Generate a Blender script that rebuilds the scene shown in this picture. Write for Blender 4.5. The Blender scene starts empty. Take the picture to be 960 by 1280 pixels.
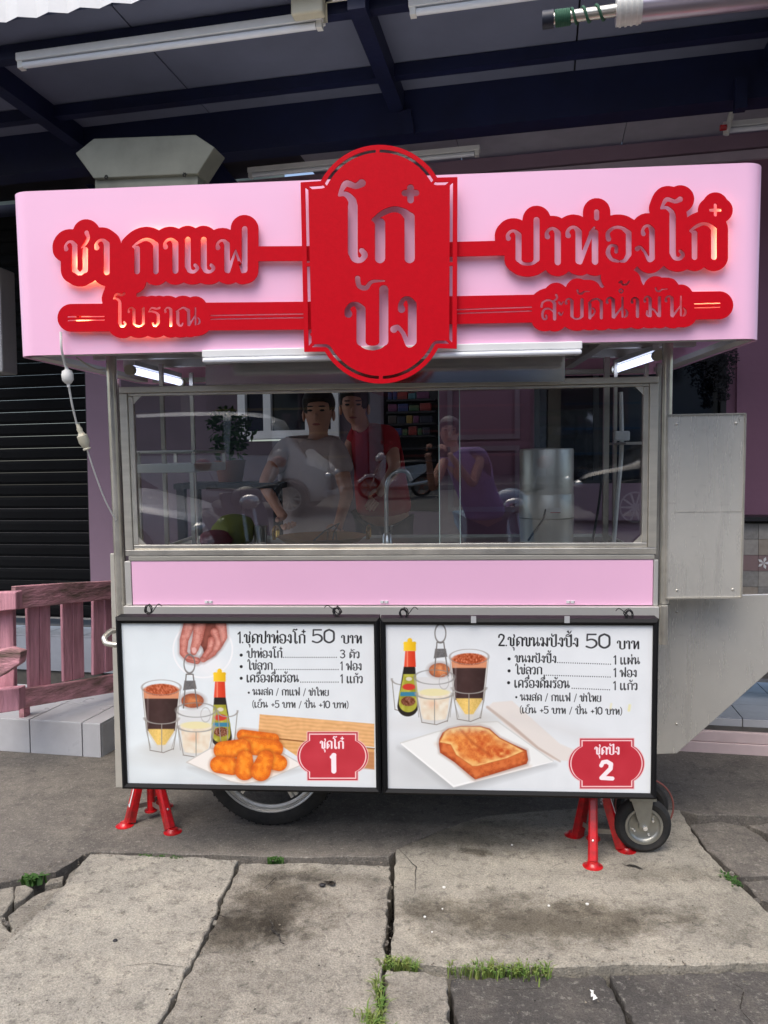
import bpy, bmesh, math, random
import numpy as np
from mathutils import Vector, Matrix
random.seed(7)
R = math.radians
scene = bpy.context.scene
# ------------------------------------------------------------------ camera, sky, sun
W0, H0, F = 960, 1280, 961.0
EYE = Vector((0, 0, 1.38))
LEAN = R(2.2)                     # the cart stands leaning a little towards the street
YAW, PITCH, ROLL = R(4.2), R(4.46), R(-.77)
RC = Matrix.Rotation(YAW, 3, 'Z') @ Matrix.Rotation(R(90) - PITCH, 3, 'X') @ Matrix.Rotation(ROLL, 3, 'Z')
RW = Matrix.Rotation(LEAN, 3, 'X') @ RC
MC = Matrix.Translation(EYE) @ Matrix.Rotation(LEAN, 4, 'X') @ Matrix.Translation(-EYE)   # cart frame -> world
SHOP = R(7.5)                     # the shop front is turned against the cart
MS = Matrix.Rotation(-SHOP, 4, 'Z')
cam = bpy.data.cameras.new('camera'); camo = bpy.data.objects.new('camera', cam)
scene.collection.objects.link(camo); scene.camera = camo
camo.matrix_world = Matrix.Translation(EYE) @ RW.to_4x4()
cam.sensor_fit = 'VERTICAL'; cam.sensor_height = 36; cam.lens = F / H0 * 36
cam.clip_start = .02; cam.clip_end = 500
world = bpy.data.worlds.new('World'); scene.world = world; world.use_nodes = True
nt = world.node_tree; bg = nt.nodes['Background']
sky = nt.nodes.new('ShaderNodeTexSky'); sky.sky_type = 'NISHITA'; sky.sun_disc = False
SUN_EL, SUN_AZ = R(62), R(205)    # azimuth: compass bearing the light comes from (0 = +y, clockwise)
sky.sun_elevation = SUN_EL; sky.sun_rotation = SUN_AZ; sky.dust_density = 4; sky.air_density = 1.0; sky.ozone_density = .6
nt.links.new(sky.outputs[0], bg.inputs[0]); bg.inputs[1].default_value = .15
sl = bpy.data.lights.new('sun', 'SUN'); sl.energy = 1.3; sl.angle = R(50); sl.color = (1, .97, .93)
so = bpy.data.objects.new('sun', sl); scene.collection.objects.link(so)
sd = Vector((math.sin(SUN_AZ) * math.cos(SUN_EL), math.cos(SUN_AZ) * math.cos(SUN_EL), math.sin(SUN_EL)))
so.rotation_euler = sd.to_track_quat('Z', 'Y').to_euler(); so.location = sd * 30
vs = scene.view_settings; vs.view_transform = 'Standard'; vs.look = 'None'; vs.exposure = 0.74; vs.gamma = 1
scene.cycles.max_bounces = 8; scene.cycles.transparent_max_bounces = 12
# ------------------------------------------------------------------ pixel helpers
def ray(px, py, M=RW): return M @ Vector(((px - 480) / F, (640 - py) / F, -1))
def PC(px, py, Y):                # photo pixel -> cart frame, at distance Y
    d = ray(px, py, RC); return EYE + d * (Y / d.y)
def PW(px, py, Y):
    d = ray(px, py); return EYE + d * (Y / d.y)
def PG(px, py, z=0.0):            # on the ground
    d = ray(px, py); t = (z - EYE.z) / d.z; return EYE + d * t
MSi = MS.to_3x3().inverted()
def PS(px, py, v):                # shop frame, on the plane v
    d = MSi @ ray(px, py); return EYE + d * (v / d.y)
def PSZ(px, py, z):               # shop frame, on the height z
    d = MSi @ ray(px, py); return EYE + d * ((z - EYE.z) / d.z)
def zc(py, Y, px=485): return PC(px, py, Y).z
# ------------------------------------------------------------------ materials
def lin(c):
    return tuple((x / 255 / 12.92 if x / 255 <= .04045 else ((x / 255 + .055) / 1.055) ** 2.4) for x in c)
_m = {}
def mat(name, col, rough=.5, metal=0, var=.15, scale=6, bump=.0, bscale=40, emit=0, col2=None, coat=0, stretch=None, spec=.5, rvar=0):
    if name in _m: return _m[name]
    m = bpy.data.materials.new(name); m.use_nodes = True; _m[name] = m
    n = m.node_tree.nodes; l = m.node_tree.links; b = n['Principled BSDF']
    c = lin(col); c2 = lin(col2) if col2 else tuple(x * (1 - var) for x in c)
    tc = n.new('ShaderNodeTexCoord'); mp = n.new('ShaderNodeMapping'); l.new(tc.outputs['Object'], mp.inputs[0])
    if stretch: mp.inputs['Scale'].default_value = stretch
    no = n.new('ShaderNodeTexNoise'); no.inputs['Scale'].default_value = scale; no.inputs['Detail'].default_value = 6; no.inputs['Roughness'].default_value = .6
    l.new(mp.outputs[0], no.inputs['Vector'])
    cr = n.new('ShaderNodeMapRange'); cr.inputs[1].default_value = .35; cr.inputs[2].default_value = .68; l.new(no.outputs[0], cr.inputs[0])
    mx = n.new('ShaderNodeMix'); mx.data_type = 'RGBA'; mx.inputs[6].default_value = (*c, 1); mx.inputs[7].default_value = (*c2, 1)
    l.new(cr.outputs[0], mx.inputs[0]); l.new(mx.outputs[2], b.inputs['Base Color'])
    b.inputs['Roughness'].default_value = rough; b.inputs['Metallic'].default_value = metal
    b.inputs['Specular IOR Level'].default_value = spec
    if rvar:
        rr = n.new('ShaderNodeMapRange'); rr.inputs[3].default_value = rough - rvar; rr.inputs[4].default_value = rough + rvar
        l.new(no.outputs[0], rr.inputs[0]); l.new(rr.outputs[0], b.inputs['Roughness'])
    if coat: b.inputs['Coat Weight'].default_value = coat; b.inputs['Coat Roughness'].default_value = .1
    if bump:
        n2 = n.new('ShaderNodeTexNoise'); n2.inputs['Scale'].default_value = bscale; n2.inputs['Detail'].default_value = 5
        l.new(mp.outputs[0], n2.inputs['Vector'])
        bp = n.new('ShaderNodeBump'); bp.inputs['Strength'].default_value = bump; bp.inputs['Distance'].default_value = .01
        l.new(n2.outputs[0], bp.inputs['Height']); l.new(bp.outputs[0], b.inputs['Normal'])
    if emit:
        b.inputs['Emission Color'].default_value = (*c, 1); b.inputs['Emission Strength'].default_value = emit
    return m
def glass_mat(name, tint=(1, 1, 1), ior=1.5, rough=0.0):
    m = bpy.data.materials.new(name); m.use_nodes = True; n = m.node_tree.nodes; l = m.node_tree.links
    n.remove(n['Principled BSDF']); o = n['Material Output']
    t = n.new('ShaderNodeBsdfTransparent'); t.inputs[0].default_value = (*tint, 1)
    g = n.new('ShaderNodeBsdfGlossy'); g.inputs['Roughness'].default_value = rough
    fr = n.new('ShaderNodeFresnel'); fr.inputs[0].default_value = ior
    mx = n.new('ShaderNodeMixShader'); l.new(fr.outputs[0], mx.inputs[0]); l.new(t.outputs[0], mx.inputs[1]); l.new(g.outputs[0], mx.inputs[2])
    l.new(mx.outputs[0], o.inputs[0]); return m
def concrete(name, c1, c2, c3, stains=(), bump=.5, crack=True, spots=.5):
    """grey cement: large tone patches, sand grain, pits, hair cracks, own stains (x, y, rx, ry, strength)"""
    m = bpy.data.materials.new(name); m.use_nodes = True; n = m.node_tree.nodes; l = m.node_tree.links; b = n['Principled BSDF']
    geo = n.new('ShaderNodeNewGeometry'); P = geo.outputs['Position']
    def noise(s, d=6, r=.6, dist=0):
        x = n.new('ShaderNodeTexNoise'); x.inputs['Scale'].default_value = s; x.inputs['Detail'].default_value = d; x.inputs['Roughness'].default_value = r
        x.inputs['Distortion'].default_value = dist; l.new(P, x.inputs['Vector']); return x.outputs[0]
    def rng(x, a, b_, c=0, d=1):
        r = n.new('ShaderNodeMapRange'); r.inputs[1].default_value = a; r.inputs[2].default_value = b_; r.inputs[3].default_value = c; r.inputs[4].default_value = d
        l.new(x, r.inputs[0]); return r.outputs[0]
    def mix(f, a, b_, mode='MIX'):
        x = n.new('ShaderNodeMix'); x.data_type = 'RGBA'; x.blend_type = mode
        for i, v in ((0, f), (6, a), (7, b_)):
            if isinstance(v, (int, float)): x.inputs[i].default_value = v
            elif isinstance(v, tuple): x.inputs[i].default_value = (*v, 1)
            else: l.new(v, x.inputs[i])
        return x.outputs[2]
    col = mix(rng(noise(1.3, 8, .65, .6), .38, .62), lin(c1), lin(c2))
    col = mix(rng(noise(7, 8, .7), .45, .75), col, lin(c3))
    grain = noise(170, 3, .7)
    col = mix(rng(grain, .3, .75, 0, 1), col, mix(.62, col, (.02, .02, .02)))
    fine = noise(60, 6, .8); col = mix(rng(fine, .54, .72, 0, .7), col, (.42, .4, .35))
    mid = noise(22, 6, .75, .4); col = mix(rng(mid, .52, .68, 0, .7), col, (.07, .066, .06))
    vo = n.new('ShaderNodeTexVoronoi'); vo.inputs['Scale'].default_value = 26; l.new(P, vo.inputs['Vector'])
    pit = rng(vo.outputs['Distance'], .05, .09, 1, 0)
    gate = rng(noise(9, 2), .52, .56)
    mt = n.new('ShaderNodeMath'); mt.operation = 'MULTIPLY'; l.new(pit, mt.inputs[0]); l.new(gate, mt.inputs[1]); pit = mt.outputs[0]
    col = mix(pit, col, (.03, .028, .025))
    for (sx, sy, rx, ry, st) in stains:
        sub = n.new('ShaderNodeVectorMath'); sub.operation = 'SUBTRACT'; l.new(P, sub.inputs[0]); sub.inputs[1].default_value = (sx, sy, 0)
        sc = n.new('ShaderNodeVectorMath'); sc.operation = 'DIVIDE'; l.new(sub.outputs[0], sc.inputs[0]); sc.inputs[1].default_value = (rx, ry, 1)
        ln = n.new('ShaderNodeVectorMath'); ln.operation = 'LENGTH'; l.new(sc.outputs[0], ln.inputs[0])
        ad = n.new('ShaderNodeMath'); ad.operation = 'ADD'; l.new(ln.outputs['Value'], ad.inputs[0]); l.new(rng(noise(8, 10, .72), .3, .7, -.6, .6), ad.inputs[1])
        f = rng(ad.outputs[0], .4, 1.15, abs(st), 0)
        col = mix(f, col, (.36, .34, .31), 'MULTIPLY')
    l.new(col, b.inputs['Base Color']); b.inputs['Roughness'].default_value = .88; b.inputs['Specular IOR Level'].default_value = .25
    h = n.new('ShaderNodeMath'); h.operation = 'MULTIPLY_ADD'; l.new(noise(35, 10, .75), h.inputs[0]); h.inputs[1].default_value = 1; l.new(grain, h.inputs[2])
    h2 = n.new('ShaderNodeMath'); h2.operation = 'MULTIPLY_ADD'; l.new(pit, h2.inputs[0]); h2.inputs[1].default_value = -1.5; l.new(h.outputs[0], h2.inputs[2])
    bp = n.new('ShaderNodeBump'); bp.inputs['Strength'].default_value = bump; bp.inputs['Distance'].default_value = .008; l.new(h2.outputs[0], bp.inputs['Height']); l.new(bp.outputs[0], b.inputs['Normal'])
    return m
steel = mat('brushed_stainless', (208, 204, 192), .36, .6, var=.2, scale=5, stretch=(1, 1, 6), rvar=.12, bump=.05, bscale=8)
steelv = mat('polished_stainless', (224, 220, 208), .22, .7, var=.3, scale=9, bump=.06, bscale=6)
steeld = mat('dull_stainless', (214, 212, 206), .58, .7, var=.16, scale=3.2, rvar=.12, bump=.08, bscale=5)
pinkp = mat('pink_paint', (249, 195, 226), .33, 0, var=.04, scale=1.5, coat=.2, bump=.1, bscale=2.5)
redp = mat('red_powder_coat', (196, 0, 24), .62, 0, spec=.12, var=.07, scale=60, bump=.05, bscale=120)
redj = mat('red_gloss_paint', (205, 12, 26), .34, 0, col2=(128, 22, 22), rvar=.15, scale=22, coat=.3)
blackf = mat('black_frame', (9, 10, 14), .6, 0, var=.3, scale=20, spec=.3)
black = mat('black_plastic', (18, 18, 20), .5)
darkm = mat('dark_metal', (40, 40, 44), .5, .3)
navy = mat('navy_painted_steel', (12, 22, 60), .55, 0, var=.35, scale=4, bump=.1, bscale=30)
ceil = mat('fibre_cement_sheet', (104, 110, 132), .85, 0, var=.18, scale=2.2)
whitep = mat('white_enamel', (225, 226, 226), .35, 0, var=.08, scale=8)
whiteplast = mat('white_plastic', (228, 228, 224), .4)
creamplast = mat('cream_plastic', (205, 200, 178), .45)
tubem = mat('tube_glass', (228, 232, 238), .2, 0, var=.03)
litt = mat('lit_tube', (215, 224, 255), .3, 0, var=.0, emit=1.3)
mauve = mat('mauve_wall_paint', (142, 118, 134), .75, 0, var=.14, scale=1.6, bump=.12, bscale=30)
mauved = mat('deep_mauve_wall_paint', (138, 98, 118), .75, 0, var=.12, scale=1.6, bump=.12, bscale=30)
shut = mat('dark_shutter_paint', (7, 9, 12), .85, .0, var=.35, scale=5, spec=.2)
galv = mat('galvanised_sheet', (118, 120, 110), .6, .3, var=.3, scale=4, rvar=.1)
greensheet = mat('translucent_roof_sheet', (120, 132, 124), .6, 0, var=.3, scale=3)
woodp = mat('weathered_pink_wood', (208, 150, 163), .85, 0, col2=(160, 112, 122), scale=7, stretch=(4, 4, .45), bump=.6, bscale=35)
woodg = mat('weathered_grey_pink_wood', (214, 154, 166), .88, 0, col2=(104, 86, 78), scale=5, stretch=(1, 1, 3.5), bump=.8, bscale=30)
tilew = mat('glazed_grey_tile', (186, 188, 192), .3, 0, var=.12, scale=9, rvar=.1)
tileg = mat('grey_floor_tile', (150, 156, 166), .35, 0, var=.12, scale=7, rvar=.12)
grout = mat('grout', (92, 90, 86), .9, 0, var=.3, scale=14)
rubber = mat('tyre_rubber', (22, 23, 24), .8, 0, col2=(48, 46, 43), scale=16, bump=.2, bscale=60)
alloy = mat('silver_alloy', (222, 220, 214), .3, .4, var=.15, scale=12)
def worn_steel(name, col, rough=.5, metal=.8):
    m = mat(name, col, rough, metal, var=.14, scale=2.2, bump=.07, bscale=4); n = m.node_tree.nodes; l = m.node_tree.links; b = n['Principled BSDF']
    src = b.inputs['Base Color'].links[0].from_socket; tc = next(x for x in n if x.type == 'TEX_COORD')
    def layer(src, scale, sc, lo, hi, col, amt, det=6):
        mp = n.new('ShaderNodeMapping'); mp.inputs['Scale'].default_value = sc; l.new(tc.outputs['Object'], mp.inputs[0]); no = n.new('ShaderNodeTexNoise'); no.inputs['Scale'].default_value = scale; no.inputs['Detail'].default_value = det; no.inputs['Roughness'].default_value = .75
        l.new(mp.outputs[0], no.inputs['Vector']); r = n.new('ShaderNodeMapRange'); r.inputs[1].default_value = lo; r.inputs[2].default_value = hi; r.inputs[4].default_value = amt; l.new(no.outputs[0], r.inputs[0])
        x = n.new('ShaderNodeMix'); x.data_type = 'RGBA'; x.inputs[7].default_value = (*lin(col), 1); l.new(r.outputs[0], x.inputs[0]); l.new(src, x.inputs[6]); return x.outputs[2], r.outputs[0]
    src, f1 = layer(src, 3, (8, 8, .8), .5, .72, (176, 174, 166), .5)          # rubbed vertical bands
    src, f2 = layer(src, 9, (1, 1, 5), .6, .72, (130, 127, 120), .5, 9)        # grey smears
    src, f3 = layer(src, 60, (1, 1, .25), .68, .74, (100, 96, 90), .6, 3)     # scratches
    l.new(src, b.inputs['Base Color']); rr = n.new('ShaderNodeMapRange'); rr.inputs[3].default_value = rough - .14; rr.inputs[4].default_value = rough + .16; l.new(f1, rr.inputs[0]); l.new(rr.outputs[0], b.inputs['Roughness']); return m
leafst = worn_steel('worn_stainless', (228, 226, 218), .38, .55)
chrome = mat('chrome', (232, 232, 230), .12, .7, var=.05)
zinc = mat('zinc_plate', (168, 168, 160), .38, .8, var=.25, scale=16)
skin = mat('skin', (206, 152, 128), .55, 0, var=.12, scale=14)
hair = mat('dark_hair', (34, 26, 24), .5, 0, var=.4, scale=50, bump=.4, bscale=90)
shirtm = mat('pale_pink_grey_shirt', (205, 185, 182), .85, 0, var=.12, scale=6, bump=.5, bscale=14)
redcloth = mat('red_shirt_cloth', (170, 20, 34), .85, 0, var=.2, scale=6, bump=.4, bscale=14)
lilac = mat('lilac_cloth', (168, 136, 200), .85, 0, var=.15, scale=6, bump=.5, bscale=12)
jeans = mat('dark_trousers', (44, 46, 58), .85, 0, var=.2, scale=10)
gold = mat('brass', (222, 176, 92), .25, 1, var=.15)
glass = glass_mat('window_glass', (.97, .985, .98), 1.78)
dglass = mat('dark_window_glass', (10, 12, 18), .06, 0, var=.1, spec=.6)
leafm = mat('leaf_green', (62, 98, 38), .6, 0, col2=(38, 66, 26), scale=12)
grassm = mat('grass_blade', (84, 120, 48), .7, 0, col2=(122, 128, 66), scale=45)
# ------------------------------------------------------------------ mesh builder
COL = scene.collection
class MB:
    def __init__(s): s.v = []; s.f = []
    def add(s, vs_, fs):
        k = len(s.v); s.v += [Vector(p) for p in vs_]; s.f += [tuple(i + k for i in f) for f in fs]; return s
    def box(s, x0, x1, y0, y1, z0, z1):
        if x0 > x1: x0, x1 = x1, x0
        if y0 > y1: y0, y1 = y1, y0
        if z0 > z1: z0, z1 = z1, z0
        return s.add([(x0, y0, z0), (x1, y0, z0), (x1, y1, z0), (x0, y1, z0), (x0, y0, z1), (x1, y0, z1), (x1, y1, z1), (x0, y1, z1)],
                     [(0, 3, 2, 1), (4, 5, 6, 7), (0, 1, 5, 4), (1, 2, 6, 5), (2, 3, 7, 6), (3, 0, 4, 7)])
    def beam(s, a, b, w, h=None, up=(0, 0, 1)):      # box section bar from a to b
        h = h or w; a = Vector(a); b = Vector(b); d = (b - a).normalized(); u = Vector(up)
        if abs(d.dot(u)) > .98: u = Vector((0, 1, 0))
        sx = d.cross(u).normalized() * (w / 2); sz = sx.cross(d).normalized() * (h / 2)
        P = [a - sx - sz, a + sx - sz, a + sx + sz, a - sx + sz, b - sx - sz, b + sx - sz, b + sx + sz, b - sx + sz]
        return s.add(P, [(0, 1, 2, 3), (7, 6, 5, 4), (4, 5, 1, 0), (5, 6, 2, 1), (6, 7, 3, 2), (7, 4, 0, 3)])
    def tube(s, pts, r, n=10, cap=True):
        pts = [Vector(p) for p in pts]; rs = r if isinstance(r, (list, tuple)) else [r] * len(pts)
        k = len(s.v); prev = None
        for i, p in enumerate(pts):
            d = (pts[min(i + 1, len(pts) - 1)] - pts[max(i - 1, 0)]).normalized()
            if prev is None: u = d.orthogonal().normalized()
            else:
                u = prev - d * prev.dot(d); u = u.normalized() if u.length > 1e-6 else d.orthogonal().normalized()
            prev = u; w = d.cross(u)
            for j in range(n):
                a = 2 * math.pi * j / n; s.v.append(p + (u * math.cos(a) + w * math.sin(a)) * rs[i])
        for i in range(len(pts) - 1):
            for j in range(n):
                a = k + i * n + j; b = k + i * n + (j + 1) % n; s.f.append((a, b, b + n, a + n))
        if cap:
            s.f.append(tuple(k + j for j in reversed(range(n)))); s.f.append(tuple(k + (len(pts) - 1) * n + j for j in range(n)))
        return s
    def lathe(s, c, prof, n=24, axis='z'):           # prof: (r, h) pairs
        c = Vector(c); k = len(s.v)
        for (r, h) in prof:
            for j in range(n):
                a = 2 * math.pi * j / n; x, y = r * math.cos(a), r * math.sin(a)
                s.v.append(c + (Vector((x, y, h)) if axis == 'z' else Vector((x, h, y)) if axis == 'y' else Vector((h, x, y))))
        for i in range(len(prof) - 1):
            for j in range(n):
                a = k + i * n + j; b = k + i * n + (j + 1) % n; s.f.append((a, b, b + n, a + n))
        return s
    def ring(s, c, R_, r, n=40, m=8, axis='y'):      # torus
        prof = [(R_ + r * math.cos(t * 2 * math.pi / m), r * math.sin(t * 2 * math.pi / m)) for t in range(m + 1)]
        return s.lathe(c, prof, n, axis)
    def ell(s, c, rad, n=14, m=9):
        c = Vector(c); k = len(s.v)
        for i in range(m + 1):
            t = math.pi * i / m
            for j in range(n):
                a = 2 * math.pi * j / n
                s.v.append(c + Vector((rad[0] * math.sin(t) * math.cos(a), rad[1] * math.sin(t) * math.sin(a), rad[2] * math.cos(t))))
        for i in range(m):
            for j in range(n):
                a = k + i * n + j; b = k + i * n + (j + 1) % n; s.f.append((a, a + n, b + n, b))
        return s
    def prism(s, poly, off):                         # 3D polygon extruded by a vector
        n = len(poly); off = Vector(off); poly = [Vector(p) for p in poly]; k = len(s.v)
        s.v += poly + [p + off for p in poly]
        s.f.append(tuple(range(k, k + n))); s.f.append(tuple(reversed(range(k + n, k + 2 * n))))
        for i in range(n): j = (i + 1) % n; s.f.append((k + i, k + i + n, k + j + n, k + j))
        return s
FRAME = {'c': MC, 's': MS, 'w': Matrix.Identity(4)}
def basep(v):
    return Vector(((min(p.x for p in v) + max(p.x for p in v)) / 2, (min(p.y for p in v) + max(p.y for p in v)) / 2, min(p.z for p in v)))
_mesh = {}
def obj(name, mb, m, parent=None, smooth=False, bevel=0, frame='w', kind=None, sub=0, label=None, auto=True):
    if isinstance(mb, bpy.types.Mesh): me = mb; base = Vector(me.get('base', (0, 0, 0)))
    else:
        off = Vector(parent['gbase']) if parent else basep(mb.v)
        me = bpy.data.meshes.new(name); me.from_pydata([p - off for p in mb.v], [], mb.f)
        bm = bmesh.new(); bm.from_mesh(me); bmesh.ops.recalc_face_normals(bm, faces=bm.faces); bm.to_mesh(me); bm.free()
        base = off
    if m: me.materials.append(m)
    o = bpy.data.objects.new(name, me); COL.objects.link(o)
    if parent: o.parent = parent; o['gbase'] = parent['gbase']
    else: o['gbase'] = tuple(base); o.matrix_world = FRAME[frame] @ Matrix.Translation(base)
    if smooth:
        for p in me.polygons: p.use_smooth = True
        if smooth is not True or auto:
            try: me.set_sharp_from_angle(angle=R(40))
            except Exception: pass
    if bevel:
        b = o.modifiers.new('b', 'BEVEL'); b.width = bevel; b.segments = 2; b.limit_method = 'ANGLE'
    if sub: sm = o.modifiers.new('s', 'SUBSURF'); sm.levels = sub; sm.render_levels = sub
    if kind: o['kind'] = kind
    if label: o['label'] = label
    return o
def tag(o, label, cat, group=None):
    o['label'] = label; o['category'] = cat
    if group: o['group'] = group
    return o
def thing(name, label, cat, base, frame='w', group=None):
    o = bpy.data.objects.new(name, None); COL.objects.link(o); o.empty_display_size = .1
    o['gbase'] = tuple(base); o.matrix_world = FRAME[frame] @ Matrix.Translation(Vector(base))
    return tag(o, label, cat, group)
def dup(root, mw, label=None, group=None):
    r = root.copy(); COL.objects.link(r); r.matrix_world = mw
    if label: r['label'] = label
    if group: r['group'] = group
    for ch in [c for c in COL.objects if c.parent == root]:
        c = ch.copy(); COL.objects.link(c); c.parent = r
        for g in [c2 for c2 in COL.objects if c2.parent == ch]:
            d = g.copy(); COL.objects.link(d); d.parent = c
    return r
# ------------------------------------------------------------------ Thai stroke letters
def cr(pts, k=6):                  # Catmull-Rom through (x, y, r)
    P = np.array([pts[0]] + list(pts) + [pts[-1]], float); out = []
    for i in range(1, len(P) - 2):
        for j in range(k):
            t = j / k; a, b, c, d = P[i - 1], P[i], P[i + 1], P[i + 2]
            q = .5 * (2 * b + (c - a) * t + (2 * a - 5 * b + 4 * c - d) * t * t + (3 * b - a - 3 * c + d) * t ** 3); out.append(tuple(q))
    out.append(tuple(P[-2])); return out
T = .088
def S(*p): return cr(p)
def L_(*p): return list(p)
def hook(x=0): return [S((x + .02, .76, .075), (x + .0, .86, .05), (x + .08, .96, .045), (x + .2, .97, .05), (x + .3, .86, T))]
def stem(x, y0=.93, y1=.08, r=T): return [L_((x, y0, r), (x, y1, r))]
def foot(x): return [S((x, .2, T), (x + .05, .05, .065), (x + .18, .02, .05), (x + .27, .12, .055), (x + .2, .21, .05))]
def arc(x0=.1, x1=.76): return [S((x0 - .08, .8, .03), (x0 + .12, .93, .05), ((x0 + x1) / 2, 1.0, .05), (x1 - .14, .96, .06), (x1, .84, T))]
def cup(x0=.3, x1=.8): return [S((x0, .16, .075), (x0 + .09, .05, .05), ((x0 + x1) / 2, .01, .045), (x1 - .09, .05, .05), (x1, .16, .075))]
G = {}
G['ก'] = (.95, L_([(.02, .8, .02), (.14, .74, .07)]) + stem(.16, .74) + arc(.1, .76) + stem(.76, .85))
G['ข'] = (.86, hook() + stem(.3, .85, .14) + [S((.3, .15, .08), (.45, .03, .06)), S((.49, .03, .06), (.66, .15, .08))] + stem(.66, .92, .14))
G['ช'] = (.9, hook() + stem(.3, .8, .14) + [S((.3, .15, .08), (.43, .04, .06))] + [S((.5, .04, .06), (.64, .15, .08))] + stem(.64, .74, .14) + [S((.52, .8, .025), (.64, .9, .05), (.74, 1.08, .055), (.68, 1.24, .075))])
G['ค'] = (.95, stem(.14, .75) + arc(.14, .76) + stem(.76, .85) + [S((.18, .14, .06), (.3, .4, .045), (.44, .52, .04), (.42, .36, .065))])
G['ง'] = (.74, hook(.22) + stem(.52, .85, .14) + [S((.04, .36, .075), (.14, .4, .05), (.28, .28, .045), (.42, .06, .06), (.52, .12, T))])
G['ด'] = (.95, stem(.14, .75) + arc(.14, .76) + stem(.76, .85) + [S((.16, .12, .05), (.32, .22, .05), (.42, .42, .045), (.3, .54, .055))])
G['ต'] = (.95, stem(.14, .75) + [S((.1, .8, .04), (.27, .98, .05), (.45, .86, .045), (.6, .98, .05), (.76, .84, T))] + stem(.76, .85) + [S((.16, .12, .05), (.32, .22, .05), (.42, .42, .045), (.3, .54, .055))])
G['ท'] = (.92, hook() + stem(.3, .85, .1) + [L_((.34, .06, .06), (.64, .82, .055))] + stem(.74, .84) + [L_((.6, .84, .03), (.72, .97, .03))])
G['น'] = (1.08, hook() + stem(.3, .85, .1) + [L_((.34, .06, .06), (.68, .52, .04))] + stem(.72, .96, .1, .055) + [S((.8, .06, .02), (.9, .14, .06), (.93, .3, .06), (.84, .44, .03))])
G['บ'] = (1.02, hook() + stem(.3, .85, .16) + cup() + stem(.8, .92, .16))
G['ป'] = (1.02, hook() + stem(.3, .85, .16) + cup() + stem(.8, 1.3, .16))
G['ผ'] = (.98, stem(.14, .93, .1) + [L_((.18, .06, .06), (.45, .66, .035), (.7, .06, .06))] + stem(.76, .93, .1) + [S((.2, .9, .05), (.34, .84, .06), (.3, .72, .05))])
G['ฟ'] = (1.08, hook() + stem(.3, .85, .1) + [L_((.34, .06, .06), (.56, .68, .03), (.78, .06, .06))] + stem(.84, 1.32, .1))
G['ม'] = (1.0, hook() + stem(.3, .85, .1) + [S((.2, .06, .04), (.12, .16, .055), (.14, .32, .04))] + [S((.3, .46, .05), (.52, .34, .05), (.7, .1, .06))] + stem(.78, .92, .1))
G['ย'] = (.95, [S((.3, .9, .065), (.14, .95, .05), (.08, .74, .05), (.26, .6, .05), (.1, .45, .06), (.12, .18, T))] + cup(.14, .74) + stem(.74, .92, .16))
G['ร'] = (.75, [S((.56, .97, .065), (.4, .92, .055), (.18, .97, .055), (.04, .76, .03))] + [S((.04, .76, .03), (.22, .78, .05), (.42, .7, .06), (.5, .55, T))] + stem(.5, .58, .2) + [S((.5, .2, T), (.42, .04, .06), (.28, .03, .05), (.24, .15, .06))])
G['ล'] = (.95, [S((.08, .68, .07), (.14, .88, .05), (.4, 1.0, .05), (.62, .94, .06), (.76, .82, T))] + stem(.76, .85) + [S((.66, .44, .04), (.48, .58, .05), (.22, .54, .06), (.12, .3, .07), (.18, .08, .06), (.34, .09, .05), (.32, .24, .06))])
G['ว'] = (.74, [S((.06, .74, .07), (.06, .88, .05), (.25, .98, .05), (.42, .96, .06), (.52, .82, T))] + stem(.52, .82, .2) + [S((.52, .2, T), (.44, .04, .06), (.3, .04, .05), (.28, .18, .06))])
G['ส'] = (1.0, G['ล'][1][:] + [S((.62, .92, .04), (.8, 1.0, .05), (.9, 1.12, .05), (.84, 1.24, .07))])
G['อ'] = (.95, [S((.12, .66, .085), (.1, .84, .06), (.3, .98, .05), (.55, .97, .06), (.76, .82, T))] + stem(.76, .83, .22) + [S((.76, .22, .085), (.64, .05, .06), (.52, .02, .045))] + [S((.42, .02, .045), (.22, .08, .06), (.1, .26, .075), (.18, .46, .05), (.36, .44, .05), (.36, .3, .065))])
G['ณ'] = (1.3, stem(.14, .75, .2) + [S((.14, .2, T), (.2, .05, .06), (.32, .03, .05), (.36, .14, .055))] + arc(.14, .62) + stem(.64, .85, .1) + [L_((.68, .06, .06), (.92, .55, .04)), L_((.96, .98, .04), (.96, .1, .05)), S((1.04, .08, .02), (1.14, .18, .06), (1.14, .34, .05), (1.06, .46, .03))])
G['า'] = (.56, hook() + stem(.3, .85))
G['เ'] = (.54, stem(.1, .93, .18) + foot(.1))
G['แ'] = (1.06, stem(.1, .93, .18) + foot(.1) + stem(.62, .93, .18) + foot(.62))
G['โ'] = (.72, [S((.5, 1.56, .075), (.36, 1.5, .055), (.14, 1.55, .06), (.0, 1.32, .03))] + [S((.0, 1.32, .03), (.14, 1.34, .05), (.28, 1.22, .07), (.3, 1.08, T))] + stem(.3, 1.1, .18) + foot(.3))
G['ไ'] = (.66, [S((.0, 1.22, .07), (.04, 1.42, .05), (.16, 1.46, .05), (.28, 1.26, .05), (.3, 1.1, T))] + stem(.3, 1.12, .18) + foot(.3))
G['ะ'] = (.52, [S((.08, .8, .085), (.22, .7, .05), (.38, .86, .03)), S((.08, .26, .085), (.22, .14, .05), (.38, .32, .03))])
MK = {}
MK['ั'] = [S((.3, 1.38, .06), (.34, 1.2, .055), (.48, 1.16, .055), (.6, 1.3, .04), (.86, 1.32, .02))]
MK['่'] = [L_((.7, 1.2, .07), (.7, 1.38, .07))]
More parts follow.
